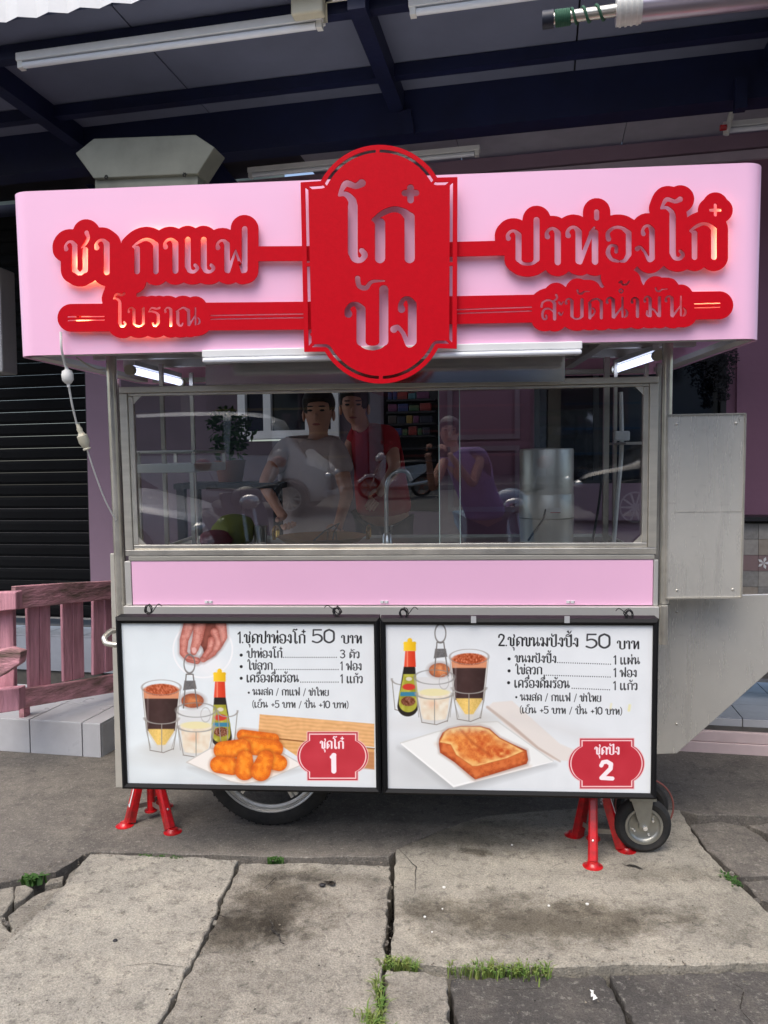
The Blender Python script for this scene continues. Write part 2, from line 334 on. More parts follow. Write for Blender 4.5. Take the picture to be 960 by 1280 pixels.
MK['้'] = [S((.38, 1.36, .06), (.48, 1.44, .045), (.5, 1.24, .05), (.68, 1.24, .05), (.8, 1.44, .04))]
MK['๋'] = [L_((.46, 1.32, .06), (.82, 1.32, .06)), L_((.64, 1.16, .06), (.64, 1.5, .06))]
MK['ิ'] = [S((.18, 1.17, .03), (.3, 1.32, .04), (.52, 1.34, .045), (.76, 1.17, .04)), L_((.18, 1.16, .035), (.76, 1.16, .04))]
MK['ี'] = MK['ิ'] + [L_((.76, 1.18, .05), (.76, 1.42, .05))]
MK['ื'] = MK['ี'] + [L_((.6, 1.3, .045), (.6, 1.42, .045))]
MK['็'] = [S((.3, 1.3, .05), (.4, 1.16, .04), (.56, 1.2, .04), (.5, 1.36, .04), (.34, 1.42, .03), (.6, 1.52, .04), (.78, 1.46, .04))]
MK['ุ'] = [S((.58, -.16, .06), (.68, -.2, .05), (.68, -.42, .055))]
G['1'] = (.5, [L_((.06, 1.02, .06), (.3, 1.24, .06), (.3, .06, .08))])
G['0'] = (.86, [S((.4, 1.26, .07), (.1, 1.05, .08), (.06, .65, .08), (.1, .25, .08), (.4, .04, .07), (.7, .25, .08), (.74, .65, .08), (.7, 1.05, .08), (.4, 1.26, .07))])
G['2'] = (.82, [S((.08, .98, .08), (.14, 1.2, .07), (.38, 1.27, .07), (.64, 1.12, .08), (.6, .78, .08), (.1, .1, .07)), L_((.1, .07, .075), (.7, .07, .075))])
G['3'] = (.82, [S((.08, 1.14, .07), (.36, 1.26, .06), (.64, 1.08, .07), (.56, .76, .06), (.3, .67, .05)), S((.3, .67, .05), (.62, .58, .07), (.68, .26, .07), (.38, .04, .06), (.06, .18, .07))])
G['5'] = (.84, [L_((.68, 1.24, .06), (.12, 1.24, .06), (.1, .72, .06)), S((.1, .7, .06), (.4, .8, .06), (.68, .62, .08), (.7, .28, .08), (.4, .04, .06), (.06, .16, .07))])
G['.'] = (.34, [L_((.12, .07, .07), (.121, .07, .07))])
G['('] = (.4, [S((.3, 1.3, .04), (.12, 1.0, .05), (.08, .6, .05), (.12, .2, .05), (.3, -.12, .04))])
G[')'] = (.4, [S((.08, 1.3, .04), (.26, 1.0, .05), (.3, .6, .05), (.26, .2, .05), (.08, -.12, .04))])
G['/'] = (.55, [L_((.04, -.05, .045), (.44, 1.2, .045))])
G['+'] = (.7, [L_((.08, .5, .06), (.56, .5, .06)), L_((.32, .26, .06), (.32, .74, .06))])
G[' '] = (.55, [])
def layout(txt):
    out = []; x = 0; last = 0; up = 0
    for ch in txt:
        if ch == 'ำ':
            out.append(S((last + .72, 1.2, .04), (last + .6, 1.28, .04), (last + .72, 1.38, .04), (last + .84, 1.28, .04), (last + .72, 1.2, .04)))
            out += [[(px + x, py, r) for px, py, r in s] for s in G['า'][1]]; x += G['า'][0]; continue
        if ch in MK:
            dy = .3 if up and ch in '่้๋' else 0
            out += [[(px + last, py + dy, r) for px, py, r in s] for s in MK[ch]]
            if ch != 'ุ': up = 1
            continue
        a, st = G[ch]; last = x; up = 0
        out += [[(px + x, py, r) for px, py, r in s] for s in st]; x += a
    return out, x
def bbox(st):
    a = np.array([p for s in st for p in s]); return (a[:, 0] - a[:, 2]).min(), (a[:, 0] + a[:, 2]).max(), (a[:, 1] - a[:, 2]).min(), (a[:, 1] + a[:, 2]).max()
def fit(st, x0, y0, x1, y1, rk=1.0):     # glyph box into the pixel box (y down)
    b = bbox(st); sx = (x1 - x0) / (b[1] - b[0]); sy = (y1 - y0) / (b[3] - b[2]); rs = (min(sx, sy) * .6 + max(sx, sy) * .4) * rk
    return [[(x0 + (x - b[0]) * sx, y1 - (y - b[2]) * sy, r * rs) for x, y, r in s] for s in st]
def line(txt, x0, x1, yb0, xh, yb1=None, rk=1.0):   # a run of text on a baseline
    st, w = layout(txt); b = bbox(st); sx = (x1 - x0) / (b[1] - b[0]); yb1 = yb0 if yb1 is None else yb1
    o = []
    for s in st:
        q = []
        for x, y, r in s:
            X = x0 + (x - b[0]) * sx; q.append((X, yb0 + (yb1 - yb0) * (X - x0) / (x1 - x0) - y * xh, r * (sx + xh) / 2 * rk))
        o.append(q)
    return o
class Grid:                        # a plane raster that knows the photo pixel of each of its cells
    def __init__(s, x0, x1, z0, z1, Y, step):
        s.x = np.arange(x0, x1, step); s.z = np.arange(z0, z1, step); s.Y = Y; s.step = step
        X, Z = np.meshgrid(s.x, s.z); D = np.stack([X, np.full_like(X, Y), Z - EYE.z], -1) @ np.array(RC)
        s.px = 480 + F * D[..., 0] / -D[..., 2]; s.py = 640 - F * D[..., 1] / -D[..., 2]; s.shape = X.shape
    def win(s, x0, y0, x1, y1):
        m = (s.px > x0) & (s.px < x1) & (s.py > y0) & (s.py < y1)
        r = np.flatnonzero(m.any(1)); c = np.flatnonzero(m.any(0))
        if len(r) == 0 or len(c) == 0: return None
        return slice(r[0], r[-1] + 1), slice(c[0], c[-1] + 1)
    def strokes(s, D, sts, pad=30):
        for st in sts:
            a = np.array(st); m = a[:, 2].max() + pad
            cx = slice(None)
            # cheap window from the corner pixels
            w = s.win(a[:, 0].min() - m, a[:, 1].min() - m, a[:, 0].max() + m, a[:, 1].max() + m)
            if w is None: continue
            PX, PY = s.px[w], s.py[w]; d = D[w]
            for (ax, ay, ar), (bx, by, br) in zip(st[:-1], st[1:]):
                dx, dy = bx - ax, by - ay; q = dx * dx + dy * dy + 1e-9
                t = np.clip(((PX - ax) * dx + (PY - ay) * dy) / q, 0, 1)
                np.minimum(d, np.hypot(PX - ax - t * dx, PY - ay - t * dy) - (ar + (br - ar) * t), out=d)
        return D
    def poly(s, P, full=False):
        P = np.array(P, float); PX, PY = s.px, s.py
        w = (slice(None), slice(None))
        if not full:
            w = s.win(P[:, 0].min() - 12, P[:, 1].min() - 12, P[:, 0].max() + 12, P[:, 1].max() + 12)
            D = np.full(s.shape, 99.)
            if w is None: return D
        else: D = np.full(s.shape, 99.)
        X, Yy = PX[w], PY[w]; d = np.full(X.shape, 1e9); ins = np.zeros(X.shape, bool)
        for i in range(len(P)):
            ax, ay = P[i]; bx, by = P[(i + 1) % len(P)]; dx, dy = bx - ax, by - ay; q = dx * dx + dy * dy + 1e-9
            t = np.clip(((X - ax) * dx + (Yy - ay) * dy) / q, 0, 1); d = np.minimum(d, np.hypot(X - ax - t * dx, Yy - ay - t * dy))
            c = (ay > Yy) != (by > Yy); ins ^= c & (X < dx * (Yy - ay) / (dy if abs(dy) > 1e-9 else 1e-9) + ax)
        D[w] = np.where(ins, -d, d); return D
    def new(s): return np.full(s.shape, 99.)
def contours(g, V):                # zero lines of V as closed loops in the plane
    V = np.pad(V, 1, constant_values=50.); xs = np.concatenate([[g.x[0] - g.step], g.x, [g.x[-1] + g.step]]); zs = np.concatenate([[g.z[0] - g.step], g.z, [g.z[-1] + g.step]])
    N = V < 0; a, b, c, d = N[:-1, :-1], N[:-1, 1:], N[1:, 1:], N[1:, :-1]
    code = a * 1 + b * 2 + c * 4 + d * 8; I, J = np.nonzero((code > 0) & (code < 15)); nxt = {}
    tab = {1: [(3, 0)], 2: [(0, 1)], 3: [(3, 1)], 4: [(1, 2)], 5: [(3, 2), (1, 0)], 6: [(0, 2)], 7: [(3, 2)], 8: [(2, 3)], 9: [(2, 0)], 10: [(0, 3), (2, 1)], 11: [(2, 1)], 12: [(1, 3)], 13: [(1, 0)], 14: [(0, 3)]}
    def key(i, j, e): return (i, j, 0) if e == 0 else (i, j + 1, 1) if e == 1 else (i + 1, j, 0) if e == 2 else (i, j, 1)
    for i, j in zip(I.tolist(), J.tolist()):
        for e0, e1 in tab[int(code[i, j])]: nxt[key(i, j, e0)] = key(i, j, e1)
    def pt(k):
        i, j, h = k; v0 = V[i, j]; v1 = V[i, j + 1] if h == 0 else V[i + 1, j]; t = v0 / (v0 - v1)
        return (xs[j] + t * g.step, zs[i]) if h == 0 else (xs[j], zs[i] + t * g.step)
    loops = []
    while nxt:
        k0, k = nxt.popitem(); lp = [pt(k0)]
        while k != k0 and k in nxt: lp.append(pt(k)); k = nxt.pop(k)
        loops.append(lp)
    return loops
def simplify(lp, tol):
    def dp(P):
        if len(P) < 3: return P
        a, b = np.array(P[0]), np.array(P[-1]); Q = np.array(P); ab = b - a; n = np.hypot(*ab)
        d = np.abs(ab[0] * (Q[:, 1] - a[1]) - ab[1] * (Q[:, 0] - a[0])) / n if n > 1e-9 else np.hypot(*(Q - a).T)
        i = int(d.argmax())
        return [P[0], P[-1]] if d[i] < tol else dp(P[:i + 1])[:-1] + dp(P[i:])
    h = len(lp) // 2; return dp(lp[:h + 1])[:-1] + dp(lp[h:] + [lp[0]])[:-1]
def area(lp):
    a = np.array(lp); return .5 * abs(np.sum(a[:, 0] * np.roll(a[:, 1], -1) - a[:, 1] * np.roll(a[:, 0], -1)))
def cut_plate(name, g, V, Yf, thick, m, parent, minhole=0, tol=.00045, label=None):
    lps = [simplify(l, tol) for l in contours(g, V)]; lps = [l for l in lps if len(l) > 3 and area(l) > 8e-6]
    cu = bpy.data.curves.new(name, 'CURVE'); cu.dimensions = '2D'; cu.fill_mode = 'BOTH'; cu.extrude = thick / 2
    for lp in lps:
        sp = cu.splines.new('POLY'); sp.points.add(len(lp) - 1); sp.use_cyclic_u = True
        sp.points.foreach_set('co', [c for p in lp for c in (p[0], p[1], 0, 1)])
    co = bpy.data.objects.new(name, cu); COL.objects.link(co)
    dg = bpy.context.evaluated_depsgraph_get(); me = bpy.data.meshes.new_from_object(co.evaluated_get(dg)); bpy.data.objects.remove(co)
    mb = MB(); mb.v = [Vector((v.co.x, Yf + thick / 2 - v.co.z, v.co.y)) for v in me.vertices]; mb.f = [tuple(p.vertices) for p in me.polygons]
    return obj(name, mb, m, parent, frame='c', label=label)
# ------------------------------------------------------------------ ground
def jag(P, amp=.012, step=.05, seed=1, wild=1.0):
    rnd = random.Random(seed); out = []
    for i in range(len(P)):
        a, b = Vector(P[i]), Vector(P[(i + 1) % len(P)]); n = max(1, int((b - a).length / step)); d = (b - a)
        nr = Vector((-d.y, d.x, 0)).normalized(); w = 0
        for k in range(n):
            p = a.lerp(b, k / n)
            if k: w = w * .5 + rnd.uniform(-amp, amp) * wild; p = p + nr * w
            out.append(p)
    return out
def slab_mb(P, top, bot, inset=.006):
    n = len(P); mb = MB(); c = sum((Vector(p) for p in P), Vector()) / n
    up = [Vector((p.x, p.y, top - inset)) for p in P]; ins = []
    for i in range(n):
        e1 = (P[i] - P[i - 1]).normalized(); e2 = (P[(i + 1) % n] - P[i]).normalized(); t = (e1 + e2); t = t.normalized() if t.length > .01 else e1
        nr = Vector((-t.y, t.x, 0)); s = 1 if nr.dot(c - P[i]) > 0 else -1
        ins.append(Vector((P[i].x, P[i].y, top)) + nr * inset * s)
    lo = [Vector((p.x, p.y, bot)) for p in P]
    mb.v = ins + up + lo; mb.f.append(tuple(range(n)))
    for i in range(n):
        j = (i + 1) % n; mb.f.append((i, j, n + j, n + i)); mb.f.append((n + i, n + j, 2 * n + j, 2 * n + i))
    return mb
gp = lambda *pts, z=0: [PG(x, y, z) for x, y in pts]
st1 = PG(700, 1165); st2 = PG(860, 1150); st3 = PG(620, 1110)
m_apron = concrete('dark_worn_cement', (130, 124, 116), (106, 101, 95), (142, 136, 126), bump=.45)
m_slabA = concrete('pale_worn_slab', (184, 179, 166), (158, 153, 142), (198, 191, 175), stains=[(PG(330, 1180).x, PG(330, 1180).y, .2, .1, .3)], bump=.6)
m_slabC = concrete('stained_slab', (180, 174, 160), (150, 145, 133), (194, 187, 170),
                   stains=[(PG(680, 1150).x, PG(680, 1150).y, .5, .15, .95), (PG(560, 1045).x, PG(560, 1045).y, .42, .16, .7), (PG(830, 1092).x, PG(830, 1092).y, .3, .07, .45), (PG(595, 1065).x, PG(595, 1065).y, .06, .035, .8)], bump=.6)
m_slabB = concrete('broken_slab', (180, 174, 161), (138, 132, 121), (192, 185, 170),
                   stains=[(PG(345, 1130).x, PG(345, 1130).y, .2, .22, .9), (PG(300, 1165).x, PG(300, 1165).y, .17, .15, .85), (PG(385, 1095).x, PG(385, 1095).y, .3, .05, .5)], bump=.8)
m_agg = concrete('dark_aggregate', (104, 100, 96), (82, 79, 76), (124, 118, 110), bump=1.0)
m_road = concrete('asphalt_road', (140, 139, 136), (124, 123, 121), (150, 148, 144), bump=.4)
m_dirt = concrete('crack_dirt', (52, 46, 40), (40, 36, 32), (66, 58, 48), bump=1)
gm = MB().add([(-60, -60, -.14), (60, -60, -.14), (60, 60, -.14), (-60, 60, -.14)], [(0, 1, 2, 3)])
ground = obj('ground', gm, m_dirt, kind='structure')
obj('road', MB().box(-40, 40, -13.5, -1.9, -.12, -.1), m_road, kind='structure')
obj('pavement', MB().box(-40, 40, -20, -13.5, -.12, .02), m_slabA, kind='structure')
pav = obj('pavement', slab_mb(jag([Vector((-9, .9, 0)), *gp((-40, 1126), (0, 1103), (33, 1096), (70, 1089), (104, 1068), (118, 1064), (300, 1069), (400, 1071), (486, 1070)), *gp((497, 1062), (545, 1040), (592, 1022), (690, 1012), (790, 1008), (845, 1012), (872, 1018), (960, 1020), (1100, 1024)), Vector((9, 1.9, 0)), Vector((9, 9, 0)), Vector((-9, 9, 0))], .006, .05, 3), 0, -.13, .003), m_apron, kind='structure')
obj('kerb', MB().box(-12, 12, -2.05, -1.9, -.12, 0.0), m_slabA, kind='structure')
def slab(P, m, seed, top=0, amp=.008, step=.02, par=pav): return obj('slab', slab_mb(jag(P, amp, step, seed), top, -.13, .0035), m, par)
slab(gp((113, 1067.5), (200, 1070.5), (298, 1075), (292, 1092), (272, 1128), (262, 1160), (240, 1200), (205, 1268), (160, 1350), (60, 1700), (-500, 1900), (-260, 1340), (-2, 1190), (60, 1128)), m_slabA, 11, .002, .005)
slab(gp((301, 1078), (390, 1077), (488, 1081), (484, 1150), (477, 1212), (470, 1400), (440, 2000), (180, 1900), (164, 1345), (208, 1268), (243, 1200), (265, 1160), (276, 1130), (294.5, 1092)), m_slabB, 12, -.004, .006)
slab(gp((495, 1062), (545, 1040.5), (592, 1022.5), (690, 1012.5), (790, 1008.5), (850, 1012.5), (858, 1028), (880, 1062), (918, 1100), (962, 1142), (1100, 1215), (1080, 1222), (960, 1203), (860, 1206), (760, 1206), (700, 1209), (640, 1208), (560, 1209), (488, 1200), (493, 1140)), m_slabC, 13, .001, .004)
slab(gp((484, 1208), (520, 1211), (557, 1217), (563, 1290), (570, 1500), (470, 1500), (478, 1280)), m_slabB, 14, -.008)
slab(gp((564, 1219), (640, 1216), (752, 1214), (775, 1250), (800, 1300), (860, 1500), (590, 1500), (568, 1285)), m_agg, 15, -.012)
slab(gp((762, 1214), (860, 1211), (960, 1211), (1150, 1240), (1300, 1500), (880, 1500), (790, 1270)), m_agg, 16, -.01)
for i, P in enumerate([((862, 1028), (900, 1024), (930, 1030), (965, 1052), (975, 1090), (925, 1092), (885, 1060)), ((935, 1028), (975, 1024), (1100, 1030), (1090, 1070), (985, 1048)),
                       ((928, 1100), (975, 1096), (1100, 1110), (1150, 1200), (975, 1135), (945, 1118)), ((982, 1060), (1090, 1078), (1110, 1104), (984, 1090)),
                       ((0, 1109), (17, 1106), (15, 1125), (4, 1140), (-20, 1150), (-50, 1120)), ((20, 1105), (32, 1103), (42, 1108), (30, 1120), (18, 1126)), ((22, 1130), (50, 1112), (76, 1105), (88, 1100), (72, 1122), (40, 1152), (18, 1160), (10, 1140)),
                       ((14, 1163), (40, 1156), (22, 1172), (4, 1182), (-30, 1210), (-70, 1230), (-40, 1160), (0, 1146)), ((86, 1088), (104, 1074), (108, 1078), (92, 1098), (82, 1096)), ((62, 1096), (80, 1092), (78, 1099), (56, 1103))]):
    slab(gp(*P), m_apron if i < 4 else m_slabB, 30 + i, random.uniform(-.012, .0), .004, .02)
for i, P in enumerate([((336, 1149), (341, 1158), (340, 1164), (348, 1170), (351, 1180), (359, 1183)), ((405, 1103), (414, 1106), (419, 1103)), ((779, 1083), (792, 1084), (803, 1088)), ((262, 1150), (272, 1146), (284, 1149)), ((497, 1062), (520, 1085), (518, 1120)), ((150, 1210), (190, 1206), (236, 1212)), ((905, 1225), (930, 1240), (925, 1265), (950, 1290)), ((300, 1120), (330, 1112), (345, 1098), (372, 1096)), ((590, 1232), (640, 1240), (700, 1236))]):
    r = random.Random(i + 50); pts = []
    for (a, b), (c_, d) in zip(P[:-1], P[1:]):
        for k in range(5): pts.append(PG(a + (c_ - a) * k / 5 + r.uniform(-.8, .8), b + (d - b) * k / 5 + r.uniform(-.6, .6)))
    pts.append(PG(*P[-1])); mb = MB(); n = len(pts); wmax = [.004, .012, .006, .003, .0015, .001, .002, .0015, .0012][i]
    for k, q in enumerate(pts):
        d = (pts[min(k + 1, n - 1)] - pts[max(k - 1, 0)]).normalized(); s = Vector((-d.y, d.x, 0)) * wmax * (math.sin(math.pi * (k + .3) / n) + .1) * r.uniform(.5, 1.2); mb.v += [Vector((q.x, q.y, .0055)) + s, Vector((q.x, q.y, .0055)) - s]
    mb.f = [(2 * k, 2 * k + 1, 2 * k + 3, 2 * k + 2) for k in range(n - 1)]
    obj('crack', mb, m_dirt, pav)
rb = random.Random(4)
for k in range(34):                                    # rubble lying in the cracks
    seg = rb.choice([((0, 1186), (106, 1078)), ((0, 1144), (20, 1160)), ((488, 1090), (480, 1210)), ((870, 1040), (955, 1130)), ((300, 1085), (215, 1260)), ((5, 1188), (40, 1160))])
    t = rb.random(); c = PG(seg[0][0] + (seg[1][0] - seg[0][0]) * t, seg[0][1] + (seg[1][1] - seg[0][1]) * t); s = rb.uniform(.005, .016)
    mb = MB().ell((c.x, c.y, -.02 + rb.uniform(-.01, .012)), (s, s * .8, s * .6), 6, 4)
    for p in mb.v: p += Vector((rb.uniform(-s, s), rb.uniform(-s, s), rb.uniform(-s, s))) * .25
    obj('rubble_stone', mb, m_slabA if k % 3 else m_apron, pav)
for (px, py, s) in [(403, 1107, .012), (144, 1177, .008)]:
    c = PG(px, py); tag(obj('pebble', MB().ell((c.x, c.y, .003), (s, s * .8, .005), 8, 5), darkm), 'small dark pebble lying on the %s slab' % ('broken middle' if px > 300 else 'pale left'), 'pebble')
for i, (px, py) in enumerate([(414, 0), (686, 1133), (734, 1131), (553, 1137), (640, 1057), (555, 1110), (540, 1166), (531, 1147)]):
    if py: c = PG(px, py); s = .0028 + .0015 * (i % 3); tag(obj('white_fleck', MB().lathe((c.x, c.y, .004), [(0, .001), (s, .0), (s * .9, -.003)], 7), whiteplast), 'white fleck of dried gum stuck on the stained slab', 'gum', 'white flecks on the stained slab')
rg_ = random.Random(12); mb = MB()
for k in range(900):
    if k < 520:
        a, b = rg_.choice([((113, 1068), (298, 1076)), ((298, 1079), (205, 1268)), ((303, 1078), (488, 1080)), ((484, 1090), (478, 1210)), ((488, 1200), (960, 1205)), ((858, 1025), (965, 1140)), ((0, 1190), (110, 1070)), ((0, 1103), (104, 1068))]); t = rg_.random(); q = PG(a[0] + (b[0] - a[0]) * t, a[1] + (b[1] - a[1]) * t); q.x += rg_.gauss(0, .014); q.y += rg_.gauss(0, .012)
    else: q = PG(rg_.uniform(0, 960), rg_.uniform(1010, 1275))
    s = rg_.uniform(.0009, .0032) * (1.4 if rg_.random() < .06 else 1); u = [Vector((rg_.uniform(-s, s), rg_.uniform(-s, s), 0)) for _ in range(3)]
    mb.add([q + u[0] + Vector((s, 0, .003)), q + u[1] + Vector((-s * .6, s, .003)), q + u[2] + Vector((-s * .6, -s, .003)), Vector((q.x, q.y, .003 + s))], [(0, 1, 3), (1, 2, 3), (2, 0, 3)])
gr_ = obj('grit', mb, mat('sandy_grit', (130, 122, 108), .9, 0, col2=(70, 64, 58), scale=40), kind='stuff'); tag(gr_, 'loose sandy grit scattered over the paving slabs and their joints', 'grit')
# torn wrapper
c = PG(742, 1246); wv = MB()
for k in range(6): wv.v += [Vector((c.x - .006 + .003 * math.sin(k * 2), c.y + .007 * k - .02, .004 + .006 * (k % 2))), Vector((c.x + .004 + .004 * math.cos(k), c.y + .007 * k - .02, .007 + .004 * ((k + 1) % 2)))]
wv.f = [(2 * k, 2 * k + 1, 2 * k + 3, 2 * k + 2) for k in range(5)]
tag(obj('plastic_wrapper', wv, whiteplast), 'crumpled white plastic scrap lying on the dark front slab', 'litter')
# grass
def grass(name, label, cat, regions, h, n, seed, m=None, wide=.0022):
    r = random.Random(seed); mb = MB()
    for _ in range(n):
        (x0, y0, x1, y1, w) = r.choice(regions); t = r.random(); c = PG(x0 + (x1 - x0) * t, y0 + (y1 - y0) * t)
        c.x += r.gauss(0, w); c.y += r.gauss(0, w * .8); hh = h * r.uniform(.4, 1.1); a = r.uniform(0, 6.28); ln = hh * r.uniform(.4, 1.7); d = Vector((math.cos(a), math.sin(a), 0)); s = Vector((-d.y, d.x, 0)) * wide * r.uniform(.6, 1.3)
        b = Vector((c.x, c.y, -.02)); p1 = b + d * ln * .4 + Vector((0, 0, hh * .75 + .015)); p2 = b + d * ln + Vector((0, 0, hh + .01))
        mb.add([b - s, b + s, p1 + s * .8, p1 - s * .8, p2], [(0, 1, 2, 3), (3, 2, 4)])
    o = obj(name, mb, m or grassm); o['kind'] = 'stuff'; tag(o, label, cat); return o
grass('grass_strip', 'strip of green grass growing along the joint before the stained slab', 'grass', [(560, 1212, 690, 1213, .012), (600, 1213, 680, 1214, .02), (480, 1203, 520, 1208, .01)], .026, 380, 1)
grass('grass_tuft', 'bushy green grass tuft in the black gap at the bottom edge', 'grass', [(458, 1270, 476, 1290, .012), (472, 1225, 477, 1275, .004)], .03, 260, 2)
grass('weed', 'tiny green weed in the crack behind the pale left slab', 'weed', [(176, 1070, 190, 1070, .004), (200, 1071, 203, 1071, .003), (216, 1072, 224, 1073, .004)], .014, 90, 3, leafm, .005)
grass('weed', 'tiny green weed in the crack behind the broken middle slab', 'weed', [(338, 1074, 350, 1074, .006)], .014, 60, 5, leafm, .005)
grass('weed', 'small green weed among the broken stones at the left edge', 'weed', [(33, 1099, 50, 1098, .008)], .022, 80, 4, leafm, .007)
grass('weed', 'small green weed in the crack of the right broken slabs', 'weed', [(905, 1092, 925, 1110, .008)], .018, 80, 6, leafm, .005)
# ------------------------------------------------------------------ shop front (frame 's')
VF, CZ = 4.7, 3.3
def su(px, v=VF, py=560): return PS(px, py, v).x
def sz(py, v=VF, px=485): return PS(px, py, v).z
wall = thing('shop_wall', 'mauve painted shop wall with dark windows behind the food cart', 'wall', (0, VF, .3), 's')
def wp(name, px0, px1, z0, z1, m=mauve, v0=VF, t=.16): return obj(name, MB().box(su(px0), su(px1), v0, v0 + t, z0, z1), m, wall, frame='s')
zt = CZ - .01
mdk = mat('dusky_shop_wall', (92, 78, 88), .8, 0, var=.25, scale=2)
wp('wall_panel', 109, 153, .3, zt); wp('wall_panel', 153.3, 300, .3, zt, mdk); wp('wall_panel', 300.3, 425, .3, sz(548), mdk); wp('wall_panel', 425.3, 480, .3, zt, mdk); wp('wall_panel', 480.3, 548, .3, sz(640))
wp('lintel', 300.3, 425, sz(300) + .001, zt); wp('lintel', 480.3, 548, sz(300) + .001, zt)
wp('wall_panel', 548.3, 668, .3, zt, mauved); wp('wall_panel', 668.3, 906, .3, sz(606, px=790), mauve); wp('wall_panel', 668.3, 906, sz(449, px=800), zt, mauved); wp('wall_panel', 906.3, 1250, .3, zt, mauved)
wp('pilaster', 919, 1250, .3, zt - .003, mauved, VF - .03, .028)
wp('soffit_band', 300, 1250, 3.14, zt - .1, mat('pale_lilac_grey', (186, 172, 184), .7), VF - .055, .024)
wp('cornice', 300, 1250, zt - .09, zt - .01, mauve, VF - .06, .05)
obj('plinth', MB().box(su(668), su(906), VF - .05, VF - .004, sz(650, px=790), sz(606, px=790) + .01), mauve, wall, frame='s')
def window(px0, px1, py0, py1, mf, mullions, label=None, glassm=None, t=.05):
    x0, x1 = su(px0), su(px1); z1, z0 = sz(py0, px=(px0 + px1) / 2), sz(py1, px=(px0 + px1) / 2)
    f = MB().box(x0, x0 + t, VF - .03, VF + .05, z0, z1).box(x1 - t, x1, VF - .03, VF + .05, z0, z1).box(x0 + t, x1 - t, VF - .028, VF + .05, z1 - t, z1).box(x0 + t, x1 - t, VF - .028, VF + .05, z0, z0 + t)
    for m in mullions: xm = su(m); f.box(xm - t / 2, xm + t / 2, VF - .026, VF + .05, z0 + t, z1 - t)
    w = obj('window', f, mf, wall, frame='s'); xs = [x0 + t] + [su(m) for m in mullions] + [x1 - t]
    for a, b in zip(xs[:-1], xs[1:]): obj('pane', MB().box(a, b, VF + .01, VF + .018, z0 + t, z1 - t), glassm or dglass, w, frame='s')
    return w
zl = sz(300)
window(300, 425, 300, 548, whitep, [336, 388]); window(668, 906, 449, 606, black, [745, 835], t=.03)
obj('doorway_dark_block', MB().box(su(480.5), su(547.5), VF + .12, VF + .9, sz(640), sz(300)), black, wall, frame='s')  # solid black block, the doorway's darkness is put into its colour
# door panel mouldings on the mauve door
for (a, b, c, d) in [(560, 650, 485, 552), (560, 650, 560, 640)]:
    x0, x1 = su(a), su(b); z1, z0 = sz(c), sz(d); t = .03; m = MB()
    for bx in ((x0, x0 + t, z0, z1), (x1 - t, x1, z0, z1), (x0 + t, x1 - t, z0, z0 + t), (x0 + t, x1 - t, z1 - t, z1)): m.box(bx[0], bx[1], VF - .014, VF + .002, bx[2], bx[3])
    obj('moulding', m, mauve, wall, frame='s')
# snack shelf standing in the doorway
sh = thing('snack_shelf', 'rack of coloured snack packets in the dark shop doorway', 'shelf', (su(515), VF + .02, .3), 's')
x0, x1 = su(484), su(545); cols = [(120, 40, 36), (36, 50, 96), (130, 104, 46), (56, 96, 104), (92, 44, 76), (48, 80, 50), (60, 50, 46), (30, 34, 50)]
for k, py in enumerate(range(492, 620, 15)):
    z = sz(py + 8); obj('shelf_board', MB().box(x0, x1, VF - .02, VF + .1, z - .012, z), darkm, sh, frame='s')
    if k < 4:
        x = x0 + .01
        while x < x1 - .05:
            w = random.uniform(.02, .085); c = random.choice(cols)
            obj('packet', MB().box(x, x + w, VF - .01, VF + .05, z + .001, z + random.uniform(.035, .055)), mat('packet_%d' % cols.index(c), c, .4), sh, frame='s', bevel=.004); x += w + .006
# roller shutter
rs = thing('roller_shutter', 'closed black roller shutter of horizontal slats at the left', 'shutter', (su(0), VF + .04, .46), 's')
zb, ztop = .46, 3.24; n = 33; h = (ztop - zb) / n; xl, xr = su(-260), su(108)
prof = [(0, 0), (.004, .008), (.012, .02), (.012, h * .75), (.004, h - .006), (0, h - .003)]; me = None
for k in range(n):
    if me is None:
        mb = MB(); c = (xl + xr) / 2
        for x in (xl, xr): mb.v += [Vector((x, VF + .06 - d, zb + z)) for d, z in prof] + [Vector((x, VF + .075, zb + h - .003)), Vector((x, VF + .075, zb))]
        q = len(prof) + 2; mb.f = [tuple(range(q)), tuple(reversed(range(q, 2 * q)))] + [(i, i + q, (i + 1) % q + q, (i + 1) % q) for i in range(q)]
        o = obj('slat', mb, shut, rs, frame='s'); me = o.data
    else:
        o = bpy.data.objects.new('slat', me); COL.objects.link(o); o.parent = rs; o.location.z = k * h; o['gbase'] = rs['gbase']
obj('side_rail', MB().box(xr - .002, xr + .03, VF + .005, VF + .03, zb, ztop), darkm, rs, frame='s')
# meter box at the very left
x = su(-30, 4.4); tag(obj('meter_box', MB().box(x, su(6, 4.4), 4.4, 4.55, sz(465, 4.4, 0), sz(333, 4.4, 0)), steeld, frame='s', bevel=.01), 'grey metal box on the shutter at the far left edge', 'metal box')
